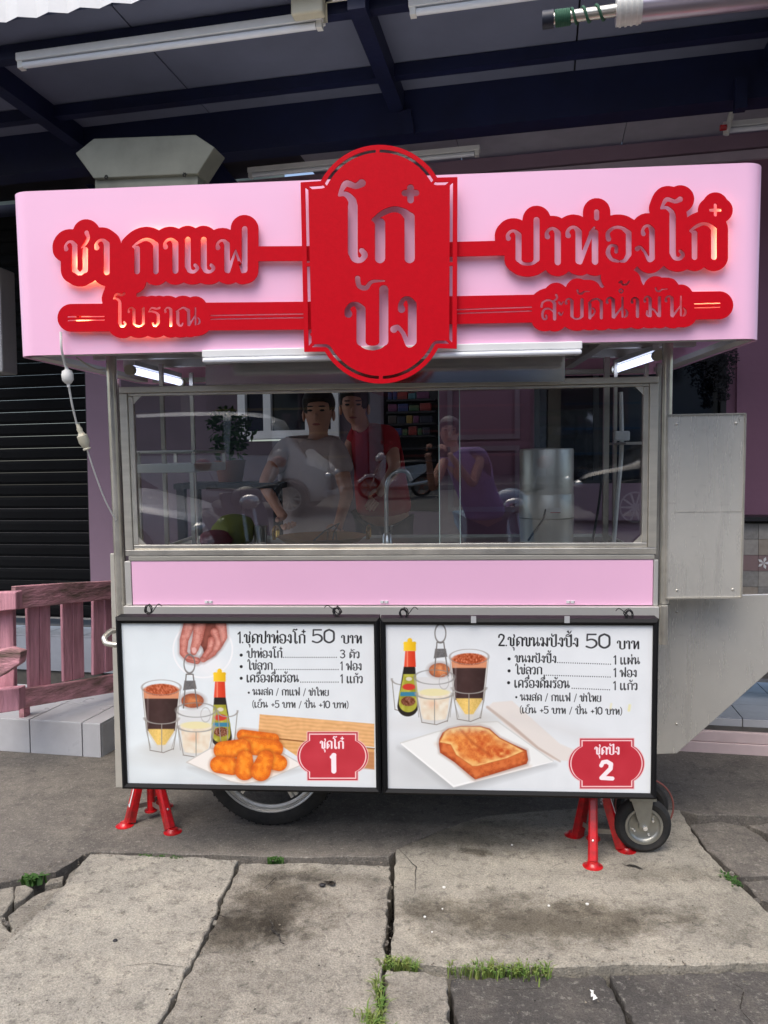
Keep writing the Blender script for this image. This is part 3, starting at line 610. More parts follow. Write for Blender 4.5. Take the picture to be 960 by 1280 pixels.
# steps
def platform(name, pxr0, pxr1, vf, zt_, label, tile, first, depth, mtop, side=None):
    u0, u1 = PS(pxr0, 920, vf).x, PS(pxr1, 920, vf).x
    p = thing(name, label, 'step', ((u0 + u1) / 2, vf, 0), 's')
    obj('core', MB().box(u0 + .004, u1 - .012, vf + .012, vf + depth, -.1, zt_ - .012), grout, p, frame='s')
    g = .003; nu = int((u1 - u0) / tile) + 1; u = u1
    xs = [u1 - first] if first else []
    us = [u1] + [u1 - first - k * tile for k in range(nu + 1)]
    us = [q for q in us if q > u0] + [u0]
    for a, b in zip(us[1:], us[:-1]):
        if b - a < .01: continue
        obj('tile', MB().box(a + g, b - g, vf, vf + .01, .0, zt_ - .004), tilew, p, frame='s', bevel=.0015)
        v = vf
        while v < vf + depth - .02:
            v2 = min(v + tile, vf + depth); obj('tile', MB().box(a + g, b - g, v + (.0 if v > vf else -.001) + g, v2 - g, zt_ - .011, zt_ + random.uniform(-.001, .001)), mtop, p, frame='s', bevel=.0015); v = v2
    if side:
        v = vf + .012
        while v < vf + depth: obj('tile', MB().box(u1 - .011, u1 - .001, v + g, v + tile - g, 0, zt_ - .012), tilew, p, frame='s'); v += tile
    return p
vfl = (MSi @ PG(65, 943)).y; vfr = (MSi @ PG(905, 942)).y; zp = PS(65, 901, vfl).z; print('steps', vfl, vfr, zp)
platform('tiled_step', -260, 126, vfl, zp, 'pale grey tiled shop step under the pink fence', .3, .105, .62, tilew, True)
up = thing('tiled_step', 'upper grey step in front of the roller shutter behind the fence', 'step', (su(0), 4.4, 0), 's')
obj('core', MB().box(su(-260), su(150), 4.42, VF + .3, -.1, .40), grout, up, frame='s')
u = su(150, 4.4)
while u > su(-260, 4.4):
    obj('tile', MB().box(u - .3, u - .005, 4.405, 4.418, zp + .002, .398), tileg, up, frame='s'); obj('tile', MB().box(u - .3, u - .005, 4.405, 4.69, .40, .41), tileg, up, frame='s'); u -= .3
z2 = PS(905, 915, vfr).z; ur0, ur1 = PS(800, 920, vfr).x, PS(1150, 920, vfr).x
rp = thing('tiled_step', 'white tiled floor with pale pink edging right of the cart', 'step', (ur0, vfr, 0), 's')
obj('core', MB().box(ur0, ur1, vfr + .03, VF, -.1, z2 + .02), grout, rp, frame='s')
pk = mat('pale_pink_trim', (222, 200, 198), .5, 0, var=.12, scale=8)
obj('edging', MB().box(ur0, ur1, vfr, vfr + .03, -.02, z2 * .48), pk, rp, frame='s', bevel=.003); obj('edging', MB().box(ur0, ur1, vfr + .005, vfr + .035, z2 * .5, z2 - .002), pk, rp, frame='s', bevel=.003)
u = ur0
while u < ur1:
    obj('tile', MB().box(u, u + .245, vfr + .04, vfr + .05, z2 + .001, z2 + .055), tilew, rp, frame='s')
    for k in range(3): obj('tile', MB().box(u + .002, u + .247, vfr + .052 + k * .25, vfr + .297 + k * .25, z2 + .05, z2 + .06), tileg, rp, frame='s')
    u += .25
obj('core', MB().box(ur0, ur1, vfr + .052, VF - .001, z2 + .019, z2 + .048), grout, rp, frame='s')
# fence of pink boards
fa = PW(20, 745, 3.62); fb = PW(142, 727, 4.22); fn = Vector((-(fb - fa).y, (fb - fa).x, 0)).normalized(); fdir = (fb - fa); fdir.z = 0; fdir.normalize()
if fn.y > 0: fn = -fn
def FP(px, py, off=0):
    d = ray(px, py); o = fa + fn * off; t = (o - EYE).dot(fn) / d.dot(fn); return EYE + d * t
fence = thing('pink_fence', 'weathered pink wooden slat fence standing on the tiled step', 'fence', PG(70, 930, zp))
def board(name, px, off=0, th=.025, m=woodp, seed=0):
    r = random.Random(seed); P = [FP(x, y, off) for x, y in px]
    o = obj(name, MB().prism(P, -fn * th), m, fence, bevel=.004); return o
board('top_rail', [(19, 733), (80, 729), (141, 726), (160, 724), (160, 748), (141, 749), (80, 755), (20, 762)], .03, .03, woodg)
board('bottom_rail', [(20, 862), (60, 857), (100, 851), (160, 840), (160, 862), (141, 866), (80, 876), (24, 886)], .03, .03, woodg)
for i, (a, b, c, d) in enumerate([(34, 49, 37, 50), (50, 63, 51, 64), (78, 90, 80, 91), (91, 104, 92, 106), (117, 130, 117, 130), (132, 143, 132, 143), (148, 158, 148, 158)]):
    yt = 752 - a * .06; yb = 870 - a * .22; board('slat', [(a, yt), (b, yt - 1), (d, yb - 3), (c, yb)], 0, .02, woodp)
# near end of the fence turning towards the street
ends = [[(-40, 742), (20, 740), (20, 762), (-40, 768)], [(-40, 866), (24, 860), (24, 888), (-40, 898)], [(-40, 820), (10, 811), (26, 815), (24, 830), (0, 846), (-40, 856)]]
for i, P in enumerate(ends):
    Y = 3.5 if i < 2 else 3.35; obj('rail', MB().prism([PW(x, y, Y) for x, y in P], (0, .06, 0)), woodg if i == 2 else woodp, fence, bevel=.005)
obj('post', MB().prism([PW(x, y, 3.57) for x, y in [(-12, 760), (16, 760), (18, 866), (-10, 868)]], (0, .03, 0)), woodp, fence, bevel=.004)
obj('foot_board', MB().prism([PG(a, b, zp + .001) + Vector((0, 0, 0)) for a, b in [(24, 905 - 8), (30, 905 - 8)]] + [PG(30, 897, zp) + Vector((0, 0, .12)), PG(24, 897, zp) + Vector((0, 0, .12))], (0, .06, 0)), woodg, fence)
# light steel post beside the cart
tag(obj('metal_post', MB().box(PW(140, 800, 3.35).x, PW(151, 800, 3.35).x, 3.35, 3.39, 0, PW(145, 692, 3.35).z), mat('pale_steel_post', (200, 198, 188), .45, .3), bevel=.003), 'pale square metal post beside the left end of the cart', 'post')
# tiled counter at the far right
cn = thing('tiled_counter', 'low wall of mixed beige and grey tiles at the right edge', 'counter', (su(980, 4.4), 4.4, .3), 's')
obj('core', MB().box(su(915, 4.4), su(1100, 4.4), 4.42, 4.62, .3, sz(652, 4.4, 945)), grout, cn, frame='s')
tc_ = [mat('beige_tile', (158, 148, 136), .6, var=.25, scale=40), mat('grey_speckled_tile', (146, 144, 140), .6, var=.3, scale=60), mat('light_tile', (162, 158, 152), .6, var=.25, scale=40), mat('rose_tile', (138, 116, 116), .5, var=.2)]
rt = random.Random(9); ts = .085; u = su(928, 4.4)
for i in range(8):
    for j in range(6):
        z = sz(654, 4.4, 945) - (j + 1) * ts; m = rt.choice(tc_[:3])
        if (i, j) in ((0, 2), (1, 2)): m = tc_[3]
        obj('tile', MB().box(u + i * ts + .001, u + (i + 1) * ts - .001, 4.405, 4.419, z, z + ts - .002), m, cn, frame='s')
ft = MB()
for a in range(5):
    c = Vector((u + 1.3 * ts, 4.4035, sz(654, 4.4, 945) - 2.5 * ts)); A = a * 1.2566
    ft.add([c + Vector((0, 0, 0)), c + Vector((math.cos(A - .35) * .022, 0, math.sin(A - .35) * .022)), c + Vector((math.cos(A) * .034, 0, math.sin(A) * .034)), c + Vector((math.cos(A + .35) * .022, 0, math.sin(A + .35) * .022))], [(0, 1, 2, 3)])
obj('flower_print', ft, whitep, cn, frame='s')
obj('counter_top', MB().box(su(915, 4.4), su(1100, 4.4), 4.36, 4.64, sz(651, 4.4, 945), sz(651, 4.4, 945) + .022), darkm, cn, frame='s')
# hanging creeper at the window corner
def leaves(mb, c, rad, n, size, rnd, droop=0):
    for _ in range(n):
        while True:
            q = Vector((rnd.uniform(-1, 1), rnd.uniform(-1, 1), rnd.uniform(-1, 1)))
            if q.length < 1: break
        p = c + Vector((q.x * rad[0], q.y * rad[1], q.z * rad[2])); a = Vector((rnd.gauss(0, 1), rnd.gauss(0, 1), rnd.gauss(0, .6) - droop)).normalized(); b = a.orthogonal().normalized(); s = size * rnd.uniform(.6, 1.3)
        mb.add([p - a * s, p + b * s * .4, p + a * s, p - b * s * .4], [(0, 1, 2, 3)])
rv = random.Random(3); mb = MB()
for (px, py, r) in [(900, 442, .1), (895, 455, .09), (905, 460, .07), (903, 480, .05), (904, 495, .035), (892, 448, .08), (912, 447, .05), (906, 470, .05)]:
    leaves(mb, PS(px, py, 4.5), (r, r * .6, r), 130, .012, rv, .6)
cr_ = thing('hanging_plant', 'dark trailing creeper hanging at the top corner of the dark window', 'plant', PS(900, 500, 4.5), 's')
obj('foliage', mb, mat('dark_creeper', (34, 36, 40), .8, 0, var=.4), cr_, frame='s'); obj('stem', MB().tube([PS(902, 436, 4.5), PS(903, 470, 4.5), PS(904, 498, 4.5)], .004, 5), darkm, cr_, frame='s')
# ------------------------------------------------------------------ awning
aw = thing('awning', 'grey sheet awning on navy steel beams over the shop front', 'awning', (0, 3.1, CZ), 's')
VA = 2.88
for i in range(-4, 6):
    for (v0, v1) in ((VA, 3.57), (3.572, 3.85)):
        u0 = .15 + i * .92; obj('ceiling_panel', MB().box(u0 + .004, u0 + .916, v0, v1 - .0, CZ, CZ + .012), ceil, aw, frame='s')
    if i > -3: obj('ceiling_panel', MB().box(.45 + i * .92, 1.366 + i * .92, 3.93, VF - .002, CZ, CZ + .012), mat('pale_ceiling_sheet', (176, 176, 188), .8), aw, frame='s')
def nb(name, a, b, w, h): return obj(name, MB().beam(a, b, w, h), navy, aw, frame='s')
obj('sky_leak_cover', MB().box(-4.4, 5.4, VA, VF, CZ + .02, CZ + .03), darkm, aw, frame='s'); nb('purlin', (-4, 3.05, CZ - .035), (5, 3.05, CZ - .035), .05, .06); nb('purlin', (-4, 3.57, CZ - .032), (5, 3.57, CZ - .032), .05, .055)  # dark cover sheet is added, unseen, to stop sky light between the panels
nb('main_beam', (-4, 3.86, CZ - .106), (5, 3.86, CZ - .106), .12, .21)
for (pa, pb, w) in [((456, 0), (504, 160), .07), ((1010, 10), (915, 150), .07), ((-75, 60), (108, 165), .07)]:
    A = PSZ(*pa, CZ - .045); B = PSZ(*pb, CZ - .045); u = (A.x + B.x) / 2
    nb('rafter', (u, 2.95, CZ - .052), (u, 3.8, CZ - .052), w, .1)
for (pa, pb) in [((508, 140), (512, 170)), ((925, 100), (925, 138))]:
    A = PS(*pa, 3.79); B = PS(*pb, 3.79); nb('stub', A, B, .05, .05)
# back of the awning at the left
obj('back_sheet', MB().box(su(-260, 5.1), su(360, 5.1), 5.1, 5.12, 3.1, 4.4), greensheet, aw, frame='s')
nb('back_beam', (su(-260, 4.8), 4.8, 3.27), (su(290, 4.8), 4.8, 3.27), .08, .1)
obj('roof_sheet', MB().box(su(-260, 5.1), su(360, 5.1), 3.9, 5.1, 4.3, 4.34), ceil, aw, frame='s')
for (pa, pb, w) in [((2, 160), (46, 236), .07), ((45, 160), (120, 232), .08), ((-50, 160), (-10, 236), .07)]:
    nb('brace', PS(*pa, 4.6), PS(*pb, 4.6), w, w)
obj('brace', MB().prism([PS(262, 185, 4.2), PS(306, 240, 4.2), PS(240, 240, 4.2), PS(240, 214, 4.2)], (0, .04, 0)), navy, aw, frame='s')
# corrugated fascia sheet lit from the street
mb = MB(); n = 60; u0, u1 = -3.9, 4.6
for k in range(n * 4 + 1):
    u = u0 + (u1 - u0) * k / (n * 4); d = .012 * math.sin(k * math.pi / 2); mb.v += [Vector((u, VA - .02 + d, CZ - .01)), Vector((u, VA - .02 + d, CZ + .32))]
mb.f = [(2 * k, 2 * k + 2, 2 * k + 3, 2 * k + 1) for k in range(n * 4)]
obj('fascia_sheet', mb, whitep, aw, frame='s')
# fluorescent battens under the awning
def batten(p, q, label, tube=True, box=None, w=.07, dark=False, fr='s'):
    p, q = Vector(p), Vector(q); d = (q - p).normalized(); t = thing('fluorescent_light', label, 'light', (p + q) / 2, fr)
    obj('housing', MB().beam(p, q, w * .8, w * .5), whitep, t, frame=fr, bevel=.004)
    n = Vector((0, -.012, -w * .48)); obj('tube', MB().tube([p + n + d * .03, q + n - d * .03], .0135, 12), tubem, t, frame=fr, smooth=True)
    for e, s in ((p, 1), (q, -1)): obj('lamp_holder', MB().beam(e + n * .6 + d * s * .005, e + n * .6 + d * s * .028, .03, .05), whiteplast, t, frame=fr)
    return t
a = PSZ(13, 66, 3.23); b = PSZ(410, 33, 3.23); a.y = b.y = (a.y + b.y) / 2
batten(a, b, 'long white fluorescent batten at the upper left under the awning')
c = PSZ(390, 11, 3.27); tag(obj('junction_box', MB().box(c.x - .065, c.x + .065, b.y - .08, b.y - .03, a.z - .02, a.z + .06), creamplast, frame='s', bevel=.008), 'cream junction box at the end of the upper left batten', 'junction box')
cb = MB()
for k in range(5): cb.tube([Vector((b.x - .02 + .008 * k, b.y, a.z - .02)), Vector((b.x + .004 * k, b.y - .02, a.z + .02)), Vector((b.x + .02, b.y - .03, a.z + .04)), Vector((b.x + .12 - .01 * k, b.y - .03, a.z + .04 + .004 * k))], .003, 5)
tag(obj('loose_wires', cb, creamplast, frame='s'), 'loose cream wires curling at the junction box of the left batten', 'wires')
tag(obj('conduit_pipe', MB().tube([Vector((b.x + .05, b.y - .05, a.z + .04)), Vector((b.x + 4, b.y - .05, a.z + .04))], .012, 8), whiteplast, frame='s', smooth=True), 'white conduit pipe running right from the cream junction box', 'conduit')
a = PSZ(515, 20, 3.23); a.y = b.y; batten(a, a + Vector((1.25, 0, 0)), 'white fluorescent batten at the top centre right of the rafter')
a = PSZ(300, 203, 3.2); b = PSZ(600, 186, 3.2); a.y = b.y; batten(a, b, 'unlit fluorescent batten low on the back ceiling behind the red sign', w=.06)
a = PS(903, 158, 4.25); batten(a, a + Vector((1.2, 0, 0)), 'fluorescent batten at the right edge below the awning beam', w=.06)
a = PS(270, 183, 4.3); b = PS(918, 134, 4.12); tag(obj('conduit_pipe', MB().tube([Vector((a.x, 4.2, CZ - .05)), Vector((b.x, 4.2, CZ - .05)), Vector((b.x + .01, 4.2, CZ - .07)), Vector((b.x - .02, 4.2, CZ - .2))], .014, 8), whiteplast, frame='s', smooth=True), 'white conduit pipe along the back of the main beam', 'conduit')
a = PS(900, 160, 4.19); tag(obj('red_connector', MB().tube([a, a + Vector((.03, 0, .0))], .015, 8), redj, frame='s'), 'small red connector at the right end of the conduit', 'connector')
# steel pole tied with green cord, at the top right
pa = PW(682, 25, 2.5); pm = PW(770, 13, 2.47); pb = PW(1010, -14, 2.4); pl = thing('folded_parasol_pole', 'shiny metal pole with green cord and white band at the top right', 'pole', pm)
d1 = (pm - pa).normalized()
obj('pole', MB().tube([pa + d1 * .02, pm], .018, 14), steelv, pl, smooth=True)
obj('wide_tube', MB().tube([pm, pb], .04, 18), mat('lilac_sheen_tube', (196, 186, 198), .3, .7), pl, smooth=True)
obj('end_cap', MB().tube([pa - d1 * .01, pa + d1 * .025], .026, 14), mat('dark_blue_cap', (28, 34, 52), .5), pl, smooth=True)
obj('white_band', MB().tube([pm - d1 * .0, pm + d1 * .075], .045, 18), whiteplast, pl, smooth=True)
for k in range(4): obj('band_ridge', MB().tube([pm + d1 * (.01 + .017 * k), pm + d1 * (.016 + .017 * k)], .048, 18), whiteplast, pl, smooth=True)
u = d1.orthogonal().normalized(); w = d1.cross(u); co = []
for k in range(160):
    t = k / 159; s = .03 + (.045 * t * 2 if t < .5 else .045 + .26 * (t - .5) ** 1.2); a = 2 * math.pi * (8 * min(t, .5) * 2 + 3 * max(t - .5, 0) * 2); co.append(pa + d1 * s + (u * math.cos(a) + w * math.sin(a)) * .0215)
obj('green_cord', MB().tube(co, .0042, 6), mat('green_cord', (46, 92, 70), .8), pl, smooth=True)
# galvanised hood above the cart
hp = [(94, 191.5), (117, 173), (244, 168), (268, 184), (247, 217), (117, 223)]
hd = thing('metal_hood', 'galvanised hopper shaped hood above the left end of the sign', 'hood', PS(180, 235, 3.25), 's')
obj('hopper', MB().prism([PS(x, y, 3.25) for x, y in hp], (0, .12, 0)), galv, hd, frame='s', bevel=.004)
obj('collar', MB().prism([PS(x, y, 3.27) for x, y in [(119, 224), (247, 219), (247, 260), (119, 260)]], (0, .09, 0)), galv, hd, frame='s')
for x, y in ((133, 223), (231, 220)):
    a = PS(x, y, 3.24); obj('wire_tie', MB().tube([a + Vector((.008 * math.cos(k * 1.9), -.004 * (k % 2), .01 * math.sin(k * 1.9) + .004)) for k in range(9)], .003, 5), black, hd, frame='s')
# ------------------------------------------------------------------ the cart (frame 'c')
YS = 2.60
cart = thing('food_cart', 'pink and stainless steel street food cart with glass front', 'food cart', (0, 3.1, .05), 'c')
def cx(px, Y, py=585): return PC(px, py, Y).x
xl, xr = PC(30, 330, YS + .09).x, PC(944, 320, YS + .09).x; zt_, zb_ = PC(480, 221.5, YS).z, PC(480, 434, YS).z; yb = YS + 1.15
def rrect(x0, x1, y0, y1, r, n=8):
    P = []
    for (cx_, cy_, a0) in ((x0 + r, y0 + r, 180), (x1 - r, y0 + r, 270), (x1 - r, y1 - r, 0), (x0 + r, y1 - r, 90)):
        for k in range(n + 1): a = R(a0 + 90 * k / n); P.append((cx_ + r * math.cos(a), cy_ + r * math.sin(a)))
    return P
o_, i_ = rrect(xl, xr, YS, yb, .07), rrect(xl + .006, xr - .006, YS + .006, yb - .006, .064); n = len(o_); mb = MB()
for P, z in ((o_, zb_), (o_, zt_), (i_, zb_), (i_, zt_)): mb.v += [Vector((x, y, z)) for x, y in P]
for i in range(n):
    j = (i + 1) % n; mb.f += [(i, j, n + j, n + i), (2 * n + j, 2 * n + i, 3 * n + i, 3 * n + j), (i, 2 * n + i, 2 * n + j, j), (n + i, n + j, 3 * n + j, 3 * n + i)]
fas = obj('fascia', mb, pinkp, cart, smooth=True, frame='c', label='pink rounded sign band round the roof')
obj('roof_sheet', MB().box(xl + .05, xr - .05, YS + .05, yb - .05, zt_ - .03, zt_ - .02), steeld, cart, frame='c')
zs = zb_ + .012
for (a, b, w, h) in [((xl + .08, YS + .034, zs), (xr - .08, YS + .034, zs), .05, .02), ((xl + .08, yb - .05, zs), (xr - .08, yb - .05, zs), .05, .02), ((xl + .034, YS + .08, zs + .001), (xl + .034, yb - .08, zs + .001), .05, .02), ((xr - .034, YS + .08, zs + .001), (xr - .034, yb - .08, zs + .001), .05, .02),
                     ((xl + .06, YS + .5, zs + .05), (xr - .06, YS + .5, zs + .05), .04, .04), ((xl + .06, YS + .8, zs + .05), (xr - .06, YS + .8, zs + .05), .04, .04), ((-.9, YS + .06, zs + .03), (-.9, yb - .08, zs + .03), .04, .03), ((.6, YS + .06, zs + .03), (.6, yb - .08, zs + .03), .04, .03)]:
    obj('roof_rib', MB().beam(a, b, w, h), steeld, cart, frame='c')
obj('soffit_sheet', MB().box(xl + .06, xr - .06, YS + .06, yb - .06, zs + .10, zs + .106), mat('old_steel_sheet', (120, 112, 104), .5, .6, var=.4, scale=4), cart, frame='c')
YF = 2.86
zw = lambda py: zc(py, YF)
XL, XR = cx(152.5, YF), cx(822, YF); bw = cx(162, YF) - XL
def bar(name, x0, x1, z0, z1, y0=YF, d=.03, m=steel, bev=.002): return obj(name, MB().box(x0, x1, y0, y0 + d, z0, z1), m, cart, frame='c', bevel=bev)
bar('frame_rail', XL, XR, zw(485), zw(477)); bar('frame_rail', XL, XR, zw(694), zw(686), m=steelv); bar('frame_stile', XL, XL + bw, zw(686) + .001, zw(485) - .001); bar('frame_stile', XR - .03, XR, zw(686) + .001, zw(485) - .001)
sl_ = XL + bw + .001; sr = XR - .031; sw = .02
bar('sash_rail', sl_, sr, zw(489), zw(485.5), YF + .006, .02, steelv); bar('sash_rail', sl_, sr, zw(685.5), zw(680), YF + .006, .02, steelv)
bar('sash_stile', sl_, sl_ + sw, zw(680) + .001, zw(489) - .001, YF + .006, .02, steelv); bar('sash_stile', sr - sw, sr, zw(680) + .001, zw(489) - .001, YF + .006, .02, steelv)
for (x, s) in ((sl_ + sw, 1), (sr - sw, -1)):
    for (z, q) in ((zw(489), -1), (zw(680), 1)): obj('corner_gusset', MB().prism([(x, YF + .01, z), (x + s * .03, YF + .01, z), (x, YF + .01, z + q * .03)], (0, .002, 0)), steel, cart, frame='c')
obj('glass_pane', MB().box(sl_ + sw - .004, cx(575, YF), YF + .016, YF + .021, zw(682), zw(487.5)), glass, cart, frame='c')
obj('glass_pane', MB().box(cx(549, YF), sr - sw + .004, YF + .026, YF + .031, zw(682), zw(487.5)), glass, cart, frame='c')
for px in (575, 549): bar('pane_edge', cx(px, YF) - .0015, cx(px, YF) + .0015, zw(680), zw(489), YF + .014, .019, mat('glass_edge', (150, 170, 165), .2), 0)
# lower pink panel and ledge
bar('panel_rail', XL + .01, XR - .005, zw(700.5), zw(694.6), YF + .003, .03); px0, px1 = cx(164, YF, 728), cx(817, YF, 728)
bar('panel_stile', cx(156, YF, 728), px0 - .001, zw(757), zw(701), YF + .003, .03, steeld); bar('panel_stile', px1 + .001, cx(823, YF, 728), zw(757), zw(701), YF + .003, .03, steeld)
obj('pink_panel', MB().box(px0 + .001, px1 - .001, YF + .006, YF + .012, zw(756.5), zw(701)), pinkp, cart, frame='c', bevel=.001)
for px in (262, 482, 715): 
    h = MB(); a = PC(px, 753, YF)
    for k in (-1, 1): h.box(a.x + k * .008 - .012, a.x + k * .008 + .002, YF + .002, YF + .006, a.z - .004, a.z + .006)
    obj('hinge', h, whitep, cart, frame='c', bevel=.001)
    obj('hinge_screw', MB().box(a.x - .009, a.x - .006, YF, YF + .003, a.z, a.z + .003).box(a.x + .007, a.x + .01, YF, YF + .003, a.z, a.z + .003), darkm, cart, frame='c')
bar('ledge', cx(156, YF, 765), cx(823, YF, 765), zw(772), zw(757.5), YF - .012, .06, steeld)
yB = 3.62; zbot = .33
obj('body_front', MB().box(XL + .02, XR - .02, YF + .006, YF + .016, zbot, zw(773)), steeld, cart, frame='c')
for x in (XL + .012, XR - .02): obj('body_side', MB().box(x, x + .007, YF + .034, yB, zbot, zw(696)), steeld, cart, frame='c')
obj('body_back', MB().box(XL + .02, XR - .02, yB, yB + .008, zbot, zw(696)), steeld, cart, frame='c')
obj('body_floor', MB().box(XL + .02, XR - .02, YF + .02, yB, zbot + .001, zbot + .012), steeld, cart, frame='c')
zct = zw(700); obj('counter_top', MB().box(XL + .02, XR - .021, YF + .034, yB, zct - .02, zct), steel, cart, frame='c')
for px, Y in ((145, 2.9), (832, 2.9)):
    x = cx(px, Y, 600); obj('corner_post', MB().tube([(x, Y, PC(px, 790, Y).z if px < 200 else zw(756)), (x, Y, zb_ + .03)], .0195, 16), steelv, cart, frame='c', smooth=True)
for px in (150, 822):
    x = cx(px, 3.58, 600); obj('corner_post', MB().box(x - .015, x + .015, 3.55, 3.58, .35, zb_ + .03), steelv, cart, frame='c')
x = cx(829, 2.86, 780); obj('hinge_post', MB().tube([(x, 2.86, PC(829, 805, 2.86).z), (x, 2.86, PC(829, 757, 2.86).z)], .0165, 16), steelv, cart, frame='c', smooth=True)
hp = [PC(150, 787, 2.92), PC(138, 789, 2.86), PC(130, 797, 2.8), PC(132, 804, 2.79), PC(142, 806, 2.78), PC(156, 806, 2.78)]
obj('push_handle', MB().tube([hp[0]] + [hp[i].lerp(hp[i + 1], t) for i in range(5) for t in (.15, .5, .85)] + [hp[-1]], .011, 12), steelv, cart, frame='c', smooth=True)
# splash sheet behind the front batten, junction of the window head
obj('head_sheet', MB().prism([PC(257, 456, 2.80), PC(706, 443, 2.80), PC(706, 477, 2.80), PC(257, 481, 2.80)], (0, .003, 0)), mat('mirror_stainless', (214, 212, 206), .14, .95, var=.3, scale=3, stretch=(1, 1, 3), rvar=.05), cart, frame='c')
# stainless door leaf and folded side table at the right
dl = MB().prism([PC(x, y, 2.88) for x, y in [(834, 519), (932, 517), (926.5, 747), (833, 748)]], (0, .03, 0)); obj('door_leaf', dl, leafst, cart, frame='c', bevel=.004)
e = MB(); P = [PC(x, y, 2.878) for x, y in [(834, 519), (932, 517), (926.5, 747), (833, 748)]]
for a, b in zip(P, P[1:] + P[:1]): e.beam(a, b, .006, .006, (0, 1, 0))
obj('door_rim', e, steelv, cart, frame='c')
obj('side_leaf', MB().prism([PC(x, y, 3.0) for x, y in [(822, 746), (1060, 740), (1060, 741), (1060, 737), (1060, 752), (845, 943), (822, 943)][:2] + [(1060, 752), (846, 942), (820, 943)]], (0, .012, 0)), leafst, cart, frame='c', bevel=.003)
for x, y in ((846, 530), (920, 529), (846, 738), (916, 737), (846, 765), (846, 905)):
    q = PC(x, y, 2.88 if y < 745 else 3.0); obj('rivet', MB().ell((q.x, q.y - .001, q.z), (.005, .0025, .005), 10, 6), steelv, cart, frame='c', smooth=True)
q1, q2 = PC(843, 640, 2.878), PC(928, 641, 2.878); obj('seam', MB().box(q1.x, q2.x, 2.8785, 2.8795, q1.z - .0007, q1.z + .0005), steelv, cart, frame='c')
# wheels and stands on the ground
def wheel(name, c, rad, tw, rimr, spokes, par, ax='y', m_rim=alloy):
    c = Vector(c); t = rad - rimr
    prof = [(rimr * .98, -tw * .35), (rimr * 1.05, -tw * .42), (rad - t * .45, -tw * .5), (rad - t * .12, -tw * .36), (rad, 0), (rad - t * .12, tw * .36), (rad - t * .45, tw * .5), (rimr * 1.05, tw * .42), (rimr * .98, tw * .35)]
    ty = obj('tyre', MB().lathe(c, prof, 56, ax), rubber, par, smooth=True, sub=0)
    tr = MB()
    for k in range(60):
        for s in (-1, 1):
            a = 2 * math.pi * (k + (.5 if s > 0 else 0)) / 60; r1, r2 = rad - .003, rad + .004
            d = Vector((math.cos(a), 0, math.sin(a))); tt = Vector((-math.sin(a), 0, math.cos(a)))
            p = c + d * (rad - t * .1 + .001) + Vector((0, s * tw * .27, 0)); q = c + d * (rad + .002) + Vector((0, s * tw * .05, 0)); tr.beam(p, q, .009, .007, tt)
    if spokes: obj('tread', tr, rubber, ty)
    r2 = obj('rim', MB().lathe(c, [(rimr * .9, -tw * .3), (rimr * .93, -tw * .34), (rimr * .965, -tw * .2), (rimr * .98, -tw * .34), (rimr * 1.01, -tw * .42), (rimr * 1.03, -tw * .38), (rimr * .97, -tw * .1), (rimr * .9, -tw * .08), (rimr * .89, -tw * .28), (rimr * .9, -tw * .3)], 56, ax), m_rim, par, smooth=True)
    for k in range(spokes):
        a = 2 * math.pi * k / spokes + .25; 
        for s in (-.09, .09):
            p = c + Vector((math.cos(a + s * 2) * rimr * .15, -tw * .1, math.sin(a + s * 2) * rimr * .15)); q = c + Vector((math.cos(a + s * .6) * rimr * .85, -tw * .15, math.sin(a + s * .6) * rimr * .85)); obj('spoke', MB().beam(p, q, .012, .02, (0, 1, 0)), m_rim, par)
    return r2
wc = PW(339, 1040, 3.02); wz = .284
wt = thing('cart_wheel', 'spoked cart wheel with black treaded tyre under the left board', 'wheel', (wc.x, 3.02, 0))
wheel('w', (wc.x, 3.02, wz), wz, .062, .224, 5, wt); obj('hub', MB().lathe((wc.x, 3.02, wz), [(0, -.06), (.035, -.06), (.04, -.03), (.04, .03), (0, .04)], 20, 'y'), alloy, wt, smooth=True)
obj('axle', MB().tube([(wc.x, 3.04, wz), (wc.x, 3.6, wz)], .014, 8), darkm, wt)
w2 = thing('cart_wheel', 'far cart wheel in the shade behind the near spoked wheel', 'wheel', (wc.x, 3.5, 0)); wheel('w', (wc.x, 3.52, wz), wz, .062, .224, 5, w2)
obj('under_frame', MB().box(-1.15, .78, 3.1, 3.5, .30, .325), darkm, cart)
cc = PW(803, 1063, 2.86); cr2 = .104
ca = thing('caster_wheel', 'black rubber caster wheel with steel disc at the right end', 'caster', (cc.x, 2.86, 0)); c = Vector((cc.x, 2.86, cr2))
obj('tyre', MB().lathe(c, [(.062, -.014), (.07, -.022), (.088, -.024), (.099, -.016), (cr2, 0), (.099, .016), (.088, .024), (.07, .022), (.062, .014)], 40, 'y'), rubber, ca, smooth=True)
obj('disc', MB().lathe(c, [(0, -.02), (.018, -.02), (.02, -.012), (.05, -.012), (.056, -.016), (.06, -.024), (.068, -.024), (.07, -.018), (.066, .01), (0, .01)], 40, 'y'), zinc, ca, smooth=True)
for k in range(4): a = k * 1.57 + .5; obj('bolt', MB().tube([c + Vector((math.cos(a) * .038, -.02, math.sin(a) * .038)), c + Vector((math.cos(a) * .038, -.011, math.sin(a) * .038))], .0045, 6), chrome, ca)
obj('fork', MB().prism([c + Vector(p) for p in [(-.048, -.032, .10), (.03, -.032, .10), (.022, -.032, .04), (.012, -.032, -.008), (-.004, -.032, -.014), (-.016, -.032, 0)]], (0, .004, 0)), zinc, ca)
obj('fork', MB().prism([c + Vector(p) for p in [(-.048, .03, .10), (.03, .03, .10), (.012, .03, -.008), (-.016, .03, 0)]], (0, .004, 0)), zinc, ca)
